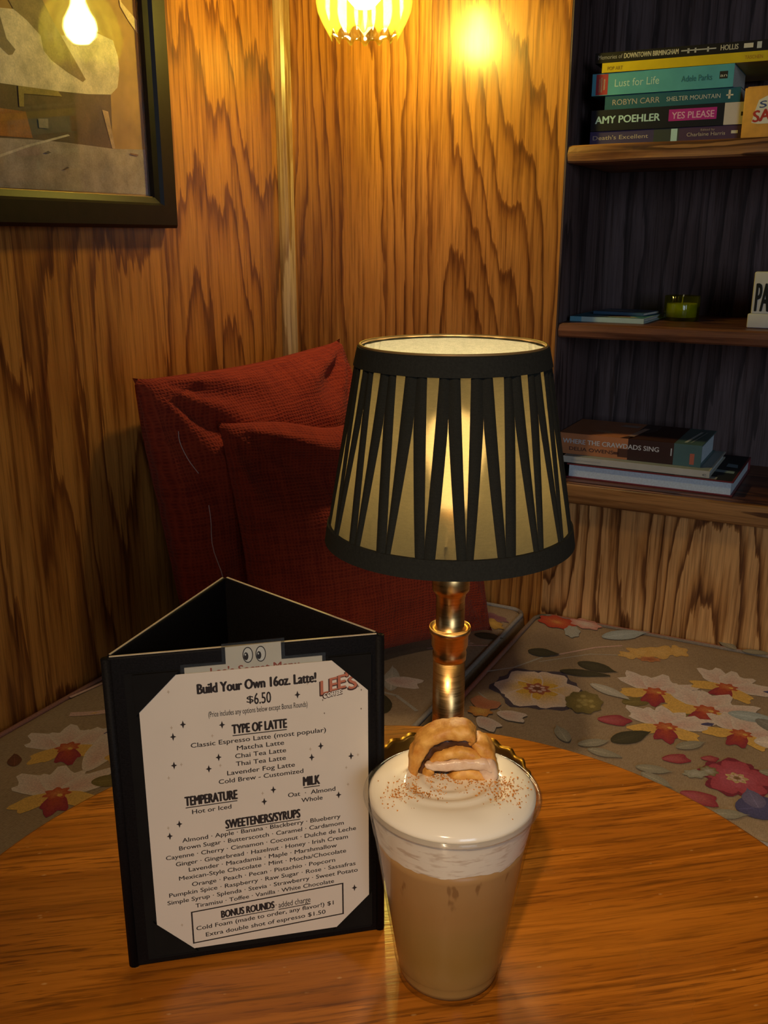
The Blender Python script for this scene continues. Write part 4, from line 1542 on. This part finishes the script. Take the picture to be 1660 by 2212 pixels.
# ================================================================ cinnamon roll bite on the foam
roll = thing('cinnamon_roll_piece', 'iced cinnamon roll piece sitting on the cream foam', 'pastry', Matrix.Translation((CX + 0.0005, CY + 0.0080, 0.1292)) @ Matrix.Rotation(math.radians(-4), 4, 'Z') @ Matrix.Diagonal((1.06, 1.0, 1.10, 1.0)))


def strip(path, thick, depth, seed, name, mat, yoff=0.0, amp=0.0012):
    """rounded ribbon of dough bent along a path in the x-z plane"""
    P = [Vector((p[0], 0, p[1])) for p in path]
    # resample smoothly
    S = []
    for i in range(len(P) - 1):
        p0, p1, p2, p3 = P[max(0, i - 1)], P[i], P[i + 1], P[min(len(P) - 1, i + 2)]
        for k in range(8):
            u = k / 8
            S.append(0.5 * ((2 * p1) + (p2 - p0) * u + (2 * p0 - 5 * p1 + 4 * p2 - p3) * u * u + (3 * p1 - p0 - 3 * p2 + p3) * u ** 3))
    S.append(P[-1])
    V, F = [], []
    n, m = len(S), 20
    for i, p in enumerate(S):
        t = (S[min(n - 1, i + 1)] - S[max(0, i - 1)]).normalized()
        nn = Vector((-t.z, 0, t.x))
        e = min(1, 4 * min(i + 0.3, n - 1 - i + 0.3) / n) ** 0.5
        for k in range(m):
            a = 2 * PI * k / m
            cx = math.copysign(abs(math.cos(a)) ** 0.6, math.cos(a)) * thick * 0.5 * e
            cy = math.copysign(abs(math.sin(a)) ** 0.6, math.sin(a)) * depth * 0.5 * (0.6 + 0.4 * e)
            q = p + nn * cx + Vector((0, cy + yoff, 0))
            q += Vector((mnoise.noise(q * 190 + Vector((seed, 0, 0))), mnoise.noise(q * 190 + Vector((0, seed, 5))), mnoise.noise(q * 190 + Vector((9, 0, seed))))) * amp
            q += Vector((mnoise.noise(q * 480 + Vector((seed, 1, 0))), 0, mnoise.noise(q * 480 + Vector((2, 0, seed))))) * amp * 0.45
            V.append(q)
    for i in range(n - 1):
        for k in range(m):
            F.append((i * m + k, i * m + (k + 1) % m, (i + 1) * m + (k + 1) % m, (i + 1) * m + k))
    F += [tuple(range(m))[::-1], tuple((n - 1) * m + k for k in range(m))]
    return obj(name, V, F, mat, roll, smooth=True)


strip([(-0.0195, -0.004), (-0.0200, 0.003), (-0.0185, 0.011), (-0.0135, 0.0185), (-0.005, 0.0228), (0.004, 0.0240), (0.0095, 0.0212), (0.0085, 0.0168)], 0.0078, 0.017, 1.0, 'outer_curl', M_DOUGH)
strip([(0.0090, 0.0180), (0.0150, 0.0155), (0.0190, 0.0095), (0.0205, 0.0020), (0.0200, -0.004)], 0.0074, 0.016, 5.0, 'right_curl', M_DOUGH, 0.001)
strip([(-0.0115, 0.0070), (-0.007, 0.0105), (0.0, 0.0132), (0.008, 0.0135), (0.0150, 0.0105)], 0.0064, 0.016, 8.0, 'inner_curl', M_DOUGH, -0.002)
strip([(-0.0140, -0.003), (-0.0125, 0.0020), (-0.0105, 0.0042)], 0.0055, 0.013, 11.0, 'lower_curl', M_DOUGH, -0.003)
strip([(-0.0020, -0.0015), (0.004, 0.0016), (0.0110, 0.0022), (0.0180, -0.0005)], 0.0068, 0.015, 12.0, 'lower_curl', M_DOUGH, -0.003)
strip([(-0.0145, 0.0072), (-0.009, 0.0070), (0.0, 0.0080), (0.009, 0.0088), (0.0165, 0.0085), (0.0205, 0.0050)], 0.0058, 0.0065, 15.0, 'icing', M_ICING, -0.0080, 0.0008)
strip([(0.0150, 0.0095), (0.0192, 0.0050), (0.0195, -0.0020)], 0.0090, 0.0065, 17.0, 'icing', M_ICING, -0.0068, 0.0008)
strip([(-0.0165, -0.003), (-0.0150, 0.008), (-0.008, 0.0155), (0.002, 0.0185), (0.010, 0.0160), (0.016, 0.008)], 0.0080, 0.012, 20.0, 'cinnamon_filling', M_FILL, 0.0005)
strip([(-0.0120, -0.003), (-0.004, 0.0045), (0.008, 0.0060), (0.017, 0.001)], 0.0100, 0.0120, 24.0, 'cinnamon_filling', M_FILL, 0.000)


# ================================================================ books
def book(name, label, s, y, z, L_, D_, T_, yaw, segs, hard=False, spine_front=True, page=None, texts=(), shapes=(), group=None, top_shapes=(), tilt=0.0):
    """lying book. local x along the spine, y into the shelf, z up. segs: list of (x0,x1,colour) along the spine (fractions)"""
    root = thing(name, label, 'book', ROOM @ Matrix.Translation((s, y, z + 0.0003)) @ Matrix.Rotation(math.radians(yaw), 4, 'Z') @ Matrix.Rotation(math.radians(tilt), 4, 'Y'), group)
    bt = 0.0022 if hard else 0.0008
    ov = 0.003 if hard else 0.0
    V, F, MI, mats = [], [], [], []
    for a, b_, col in segs:
        mats.append(plain('cover_%02d%02d%02d' % tuple(int(c * 99) for c in col), col, 0.4, 0, 0.4, 0.06, 40.0))
        x0, x1 = a * L_, b_ * L_
        if spine_front:
            parts = [box_vf(x0, x1, 0, D_, 0, bt), box_vf(x0, x1, 0, D_, T_ - bt, T_), box_vf(x0, x1, 0, bt * 1.2, bt, T_ - bt)]
        else:
            parts = [box_vf(x0, x1, 0, D_, 0, bt), box_vf(x0, x1, 0, D_, T_ - bt, T_), box_vf(x0, x1, D_ - bt * 1.2, D_, bt, T_ - bt)]
        v, f = join(*parts)
        b0 = len(V)
        V += v
        F += [tuple(i + b0 for i in q) for q in f]
        MI += [len(mats) - 1] * len(f)
    obj('cover', V, F, mats, root, mat_idx=MI)
    if spine_front:
        v, f = box_vf(ov + 0.0006, L_ - ov - 0.0006, bt * 1.2, D_ - ov - 0.0006, bt, T_ - bt)
    else:
        v, f = box_vf(ov + 0.0006, L_ - ov - 0.0006, ov + 0.0006, D_ - bt * 1.2, bt, T_ - bt)
    obj('pages', v, f, page or M_PAGE, root)
    if texts or shapes:
        pr = Print(lambda u, w, lift: (u * L_, -lift, w * T_), T_ / L_)
        for u0, u1, w0, w1, col in shapes:
            pr.rect(u0, u1, w0, w1, col, 0.0002)
        for tx in texts:
            s_, u0, u1, w, h_, col = tx[:6]
            pr.text(s_, u0, u1, w, h_, col, tx[6] if len(tx) > 6 else 0.01, 0.0, 0.0004)
        pr.build('spine_print', M_CARDINK, root)
    if top_shapes:
        pr = Print(lambda u, w, lift: (u * L_, w * D_, T_ + lift))
        for it in top_shapes:
            if it[0] == 'poly':
                pr.poly(it[1], it[2], it[3] if len(it) > 3 else 0.0002)
            else:
                _, s_, u0, u1, w, h_, col = it
                pr.text(s_, u0, u1, w, h_, col, 0.02, 0.0, 0.0004)
        pr.build('cover_print', M_CARDINK, root)
    return root


GB = 'books stacked on the upper shelf'
PALE, LBLUE = (0.62, 0.58, 0.52), (0.45, 0.66, 0.74)
y0 = 0.040
book('paperback_book', 'purple book at the bottom of the upper shelf stack', 0.592, y0, SH1, 0.252, 0.125, 0.0225, 0.0, [(0, 0.42, (0.060, 0.045, 0.13)), (0.42, 0.58, (0.05, 0.06, 0.06)), (0.58, 1, (0.075, 0.040, 0.095))],
     texts=[("Death's Excellent", 0.02, 0.385, 0.42, 0.30, (0.50, 0.42, 0.34)), ('Edited by', 0.715, 0.80, 0.72, 0.14, (0.45, 0.36, 0.30), 0.0), ('Charlaine Harris', 0.63, 0.865, 0.38, 0.26, (0.50, 0.42, 0.34))],
     shapes=[(0.53, 0.57, 0.1, 0.95, LBLUE), (0.90, 0.94, 0.45, 0.65, PALE)], group=GB)
book('hardback_book', 'thick black book with cyan and pink spine lettering in the upper stack', 0.593, y0 - 0.003, SH1 + 0.0230, 0.252, 0.135, 0.0325, 0.3, [(0, 0.845, (0.012, 0.013, 0.022)), (0.845, 1, (0.56, 0.50, 0.50))], True,
     texts=[('AMY POEHLER', 0.03, 0.45, 0.36, 0.36, LBLUE, 0.04), ('YES PLEASE', 0.525, 0.785, 0.40, 0.32, (0.72, 0.40, 0.62), 0.02)], shapes=[(0.505, 0.80, 0.30, 0.84, (0.42, 0.02, 0.26)), (0.945, 0.965, 0.38, 0.56, INK)], group=GB)
book('paperback_book', 'dark teal paperback with white capitals in the upper stack', 0.6135, y0 + 0.001, SH1 + 0.0560, 0.214, 0.125, 0.0215, -0.4, [(0, 1, (0.020, 0.105, 0.165))],
     texts=[('ROBYN CARR', 0.06, 0.42, 0.30, 0.42, (0.42, 0.38, 0.37), 0.01), ('SHELTER MOUNTAIN', 0.47, 0.86, 0.34, 0.32, (0.52, 0.53, 0.52), 0.01)], shapes=[(0.915, 0.93, 0.25, 0.85, PALE), (0.90, 0.95, 0.45, 0.55, PALE)], group=GB)
book('paperback_book', 'thick light turquoise novel with a red block in the upper stack', 0.591, y0 - 0.002, SH1 + 0.0780, 0.224, 0.128, 0.0335, -0.3, [(0, 1, (0.085, 0.34, 0.46))],
     texts=[('Lust for Life', 0.17, 0.49, 0.36, 0.36, (0.45, 0.66, 0.66), 0.0), ('Adele Parks', 0.645, 0.855, 0.36, 0.28, (0.03, 0.15, 0.17), 0.01), ('an', 0.91, 0.955, 0.46, 0.14, (0.6, 0.6, 0.55))],
     shapes=[(0.03, 0.118, 0.03, 0.97, (0.36, 0.035, 0.045)), (0.05, 0.060, 0.15, 0.75, PALE), (0.068, 0.078, 0.15, 0.82, PALE), (0.086, 0.096, 0.25, 0.75, PALE), (0.905, 0.960, 0.38, 0.70, (0.02, 0.02, 0.02))], group=GB)
book('thin_book', 'thin bright yellow art book in the upper stack', 0.607, y0 - 0.006, SH1 + 0.1120, 0.262, 0.200, 0.0145, 1.0, [(0, 1, (0.62, 0.45, 0.012))],
     texts=[('POP ART', 0.035, 0.13, 0.22, 0.40, (0.22, 0.13, 0.02), 0.0), ('TASCHEN', 0.845, 0.945, 0.28, 0.38, (0.45, 0.19, 0.02), 0.0)], group=GB)
book('thin_book', 'thin black book with white lettering on top of the upper stack', 0.594, y0 - 0.004, SH1 + 0.1270, 0.272, 0.190, 0.0155, 1.2, [(0, 1, (0.012, 0.010, 0.010))],
     texts=[('Memories of', 0.02, 0.165, 0.36, 0.42, (0.34, 0.32, 0.36), 0.0), ('DOWNTOWN BIRMINGHAM', 0.175, 0.49, 0.32, 0.50, (0.52, 0.48, 0.40), 0.03), ('HOLLIS', 0.725, 0.82, 0.32, 0.50, (0.52, 0.48, 0.40), 0.03)],
     shapes=[(0.505, 0.70, 0.50, 0.62, (0.42, 0.42, 0.45)), (0.54, 0.552, 0.30, 0.75, (0.42, 0.42, 0.45)), (0.58, 0.59, 0.30, 0.75, (0.42, 0.42, 0.45)), (0.65, 0.66, 0.30, 0.75, (0.42, 0.42, 0.45)), (0.85, 0.90, 0.36, 0.78, PALE), (0.92, 0.945, 0.25, 0.85, (0.5, 0.52, 0.56))], group=GB)

# orange box beside the stack (runs out of the picture)
ob = thing('orange_box', 'small orange carton with a white sticker standing beside the upper book stack', 'box', ROOM @ Matrix.Translation((0.836, 0.022, SH1 + 0.0005)) @ Matrix.Rotation(math.radians(-4), 4, 'Z'))
bevel_box('carton', (0, 0.10, 0, 0.010, 0, 0.0725), plain('orange_carton', (0.66, 0.33, 0.075), 0.5), ob, 0.0015, 2)
v, f = box_vf(0.004, 0.098, 0.001, 0.009, 0.0722, 0.0740)
obj('lid_flap', v, f, plain('orange_carton', (0.66, 0.33, 0.075)), ob)
pr = Print(lambda u, w, lift: (u, -0.0002 - lift, w))
pr.poly([(0.014, 0.022), (0.024, 0.020), (0.085, 0.020), (0.085, 0.060), (0.035, 0.060), (0.022, 0.054), (0.018, 0.040)], (0.74, 0.70, 0.64), 0.0001)
pr.text('SA', 0.016, 0.041, 0.024, 0.017, (0.48, 0.045, 0.035), 0.05, 0.12, 0.0003)
pr.text('S', 0.024, 0.034, 0.043, 0.010, (0.06, 0.09, 0.26), 0.03, 0.12, 0.0003)
pr.build('sticker_print', M_CARDINK, ob)

# ---- middle shelf
book('thin_book', 'pale blue picture book lying flat on the middle shelf', 0.572, 0.050, SH2, 0.132, 0.165, 0.0085, -1.5, [(0, 0.16, (0.15, 0.36, 0.46)), (0.16, 1, (0.44, 0.56, 0.54))], True, True,
     top_shapes=[('poly', [(0.02, 0.02), (0.98, 0.02), (0.98, 0.98), (0.02, 0.98)], (0.055, 0.20, 0.30)), ('poly', [(0.22, 0.06), (0.92, 0.06), (0.80, 0.20), (0.40, 0.22)], (0.42, 0.40, 0.33), 0.0004), ('poly', [(0.36, 0.16), (0.78, 0.15), (0.72, 0.30), (0.45, 0.30)], (0.10, 0.035, 0.025), 0.0006)])
book('thin_book', 'small dark blue booklet lying on the pale blue picture book', 0.598, 0.110, SH2 + 0.0095, 0.095, 0.080, 0.0050, -8.0, [(0, 1, (0.050, 0.105, 0.18))],
     top_shapes=[('poly', [(0.1, 0.3), (0.7, 0.25), (0.7, 0.5), (0.1, 0.6)], (0.25, 0.28, 0.32))])
cdl = thing('candle_jar', 'olive green ribbed glass candle on the middle shelf', 'candle', ROOM @ Matrix.Translation((0.748, 0.150, SH2 + 0.0005)))
V, F = lathe([(0.0001, 0.0), (0.0285, 0.0), (0.0300, 0.002), (0.0302, 0.043), (0.0292, 0.0438), (0.0275, 0.043), (0.0272, 0.006), (0.0001, 0.006)], 112, False, lambda th, i, r, z: (r * (1 + (0.010 * math.cos(28 * th) if r > 0.029 else 0)), z))
obj('glass_jar', V, F, M_CANDLEGLASS, cdl, smooth=True)
V, F = lathe([(0.0001, 0.0065), (0.0262, 0.0065), (0.0264, 0.030), (0.0240, 0.0305), (0.0001, 0.0300)], 48)
obj('wax', V, F, plain('olive_wax', (0.72, 0.72, 0.24), 0.5), cdl, smooth=True)
V, F = tube([(0, 0, 0.029), (0.0006, 0, 0.040), (0.0018, 0, 0.0455)], 0.0010, 6)
obj('wick', V, F, plain('white_wick', (0.7, 0.65, 0.55), 0.8), cdl)
sg = thing('sign_block', 'white block sign with black capital letters on the middle shelf', 'sign', ROOM @ Matrix.Translation((0.8715, 0.052, SH2 + 0.0005)) @ Matrix.Rotation(math.radians(-3), 4, 'Z'))
bevel_box('plaque', (0.0035, 0.16, 0.004, 0.020, 0.0225, 0.0905), M_WHITE, sg, 0.003, 3)
bevel_box('foot', (0, 0.163, 0, 0.024, 0, 0.0232), M_WHITE, sg, 0.002, 2)
pr = Print(lambda u, w, lift: (u, 0.004 - 0.0001 - lift, w))
pr.text('PAR', 0.0095, 0.0420, 0.0275, 0.047, (0.012, 0.012, 0.012), 0.02, 0.0, 0.0003)
pr.build('sign_lettering', M_CARDINK, sg)

# ---- lower shelf
BPG = plain('daylight_tinted_pages', (0.70, 0.78, 0.82), 0.75, 0, 0.2, 0.1, 300.0)  # page white with the window's cool light mixed into its colour
book('hardback_book', 'large red edged book with its pages facing out, lowest on the bottom shelf', 0.5875, 0.030, SH3, 0.294, 0.215, 0.0265, -1.0, [(0, 1, (0.20, 0.030, 0.035))], True, False, BPG,
     top_shapes=[('poly', [(0.01, 0.01), (0.99, 0.01), (0.99, 0.99), (0.01, 0.99)], (0.022, 0.024, 0.028)), ('poly', [(0.80, 0.30), (0.97, 0.28), (0.97, 0.36), (0.80, 0.40)], (0.26, 0.34, 0.38), 0.0004), ('poly', [(0.90, 0.52), (0.97, 0.50), (0.96, 0.62), (0.90, 0.64)], (0.20, 0.28, 0.34), 0.0004),
                 ('poly', [(0.66, 0.02), (0.90, 0.02), (0.90, 0.10), (0.70, 0.10)], (0.42, 0.40, 0.38), 0.0004)])
book('thin_book', 'thin cream spined book in the middle of the bottom shelf pile', 0.5785, 0.034, SH3 + 0.0275, 0.262, 0.175, 0.0120, -0.8, [(0, 1, (0.60, 0.56, 0.46))], True, True, BPG,
     texts=[('c', 0.955, 0.98, 0.25, 0.45, (0.15, 0.15, 0.14), 0.0)], shapes=[(0.06, 0.27, 0.40, 0.56, (0.48, 0.46, 0.40))], top_shapes=[('poly', [(0.01, 0.01), (0.99, 0.01), (0.99, 0.99), (0.01, 0.99)], (0.30, 0.34, 0.33))])
cr = book('hardback_book', 'thick orange and teal novel on top of the bottom shelf pile', 0.5635, 0.052, SH3 + 0.0400, 0.258, 0.150, 0.0390, -0.8, [(0, 0.50, (0.56, 0.21, 0.085)), (0.50, 0.815, (0.055, 0.026, 0.022)), (0.815, 1.0, (0.090, 0.165, 0.165))], True, True, BPG,
          texts=[('WHERE THE CRAWDADS SING', 0.03, 0.715, 0.52, 0.23, (0.62, 0.60, 0.60), 0.03), ('DELIA OWENS', 0.08, 0.40, 0.19, 0.18, (0.10, 0.045, 0.035), 0.02)],
          shapes=[(0.795, 0.803, 0.40, 0.75, (0.60, 0.60, 0.60)), (0.925, 0.955, 0.10, 0.60, (0.55, 0.15, 0.09)), (0.43, 0.50, 0.10, 0.50, (0.10, 0.040, 0.025)), (0.40, 0.44, 0.20, 0.32, (0.12, 0.045, 0.028))],
          top_shapes=[('poly', [(0.50, 0.01), (0.50, 0.12), (0.56, 0.25), (0.55, 0.40), (0.62, 0.60), (0.62, 0.99), (0.815, 0.99), (0.815, 0.01)], (0.060, 0.022, 0.015)), ('poly', [(0.44, 0.0), (0.50, 0.0), (0.56, 0.30), (0.52, 0.28), (0.46, 0.10)], (0.060, 0.022, 0.015)),
                      ('poly', [(0.34, 0.70), (0.47, 0.68), (0.48, 0.82), (0.36, 0.84)], (0.50, 0.34, 0.28), 0.0004), ('poly', [(0.47, 0.15), (0.52, 0.15), (0.56, 0.70), (0.52, 0.70)], (0.50, 0.32, 0.24), 0.0005), ('poly', [(0.20, 0.25), (0.34, 0.20), (0.36, 0.34), (0.24, 0.36)], (0.52, 0.28, 0.16), 0.0004),
                      ('poly', [(0.87, 0.10), (0.89, 0.10), (0.93, 0.80), (0.91, 0.80)], (0.50, 0.56, 0.56), 0.0004), ('poly', [(0.91, 0.10), (0.92, 0.10), (0.96, 0.80), (0.95, 0.80)], (0.30, 0.36, 0.36), 0.0004)])
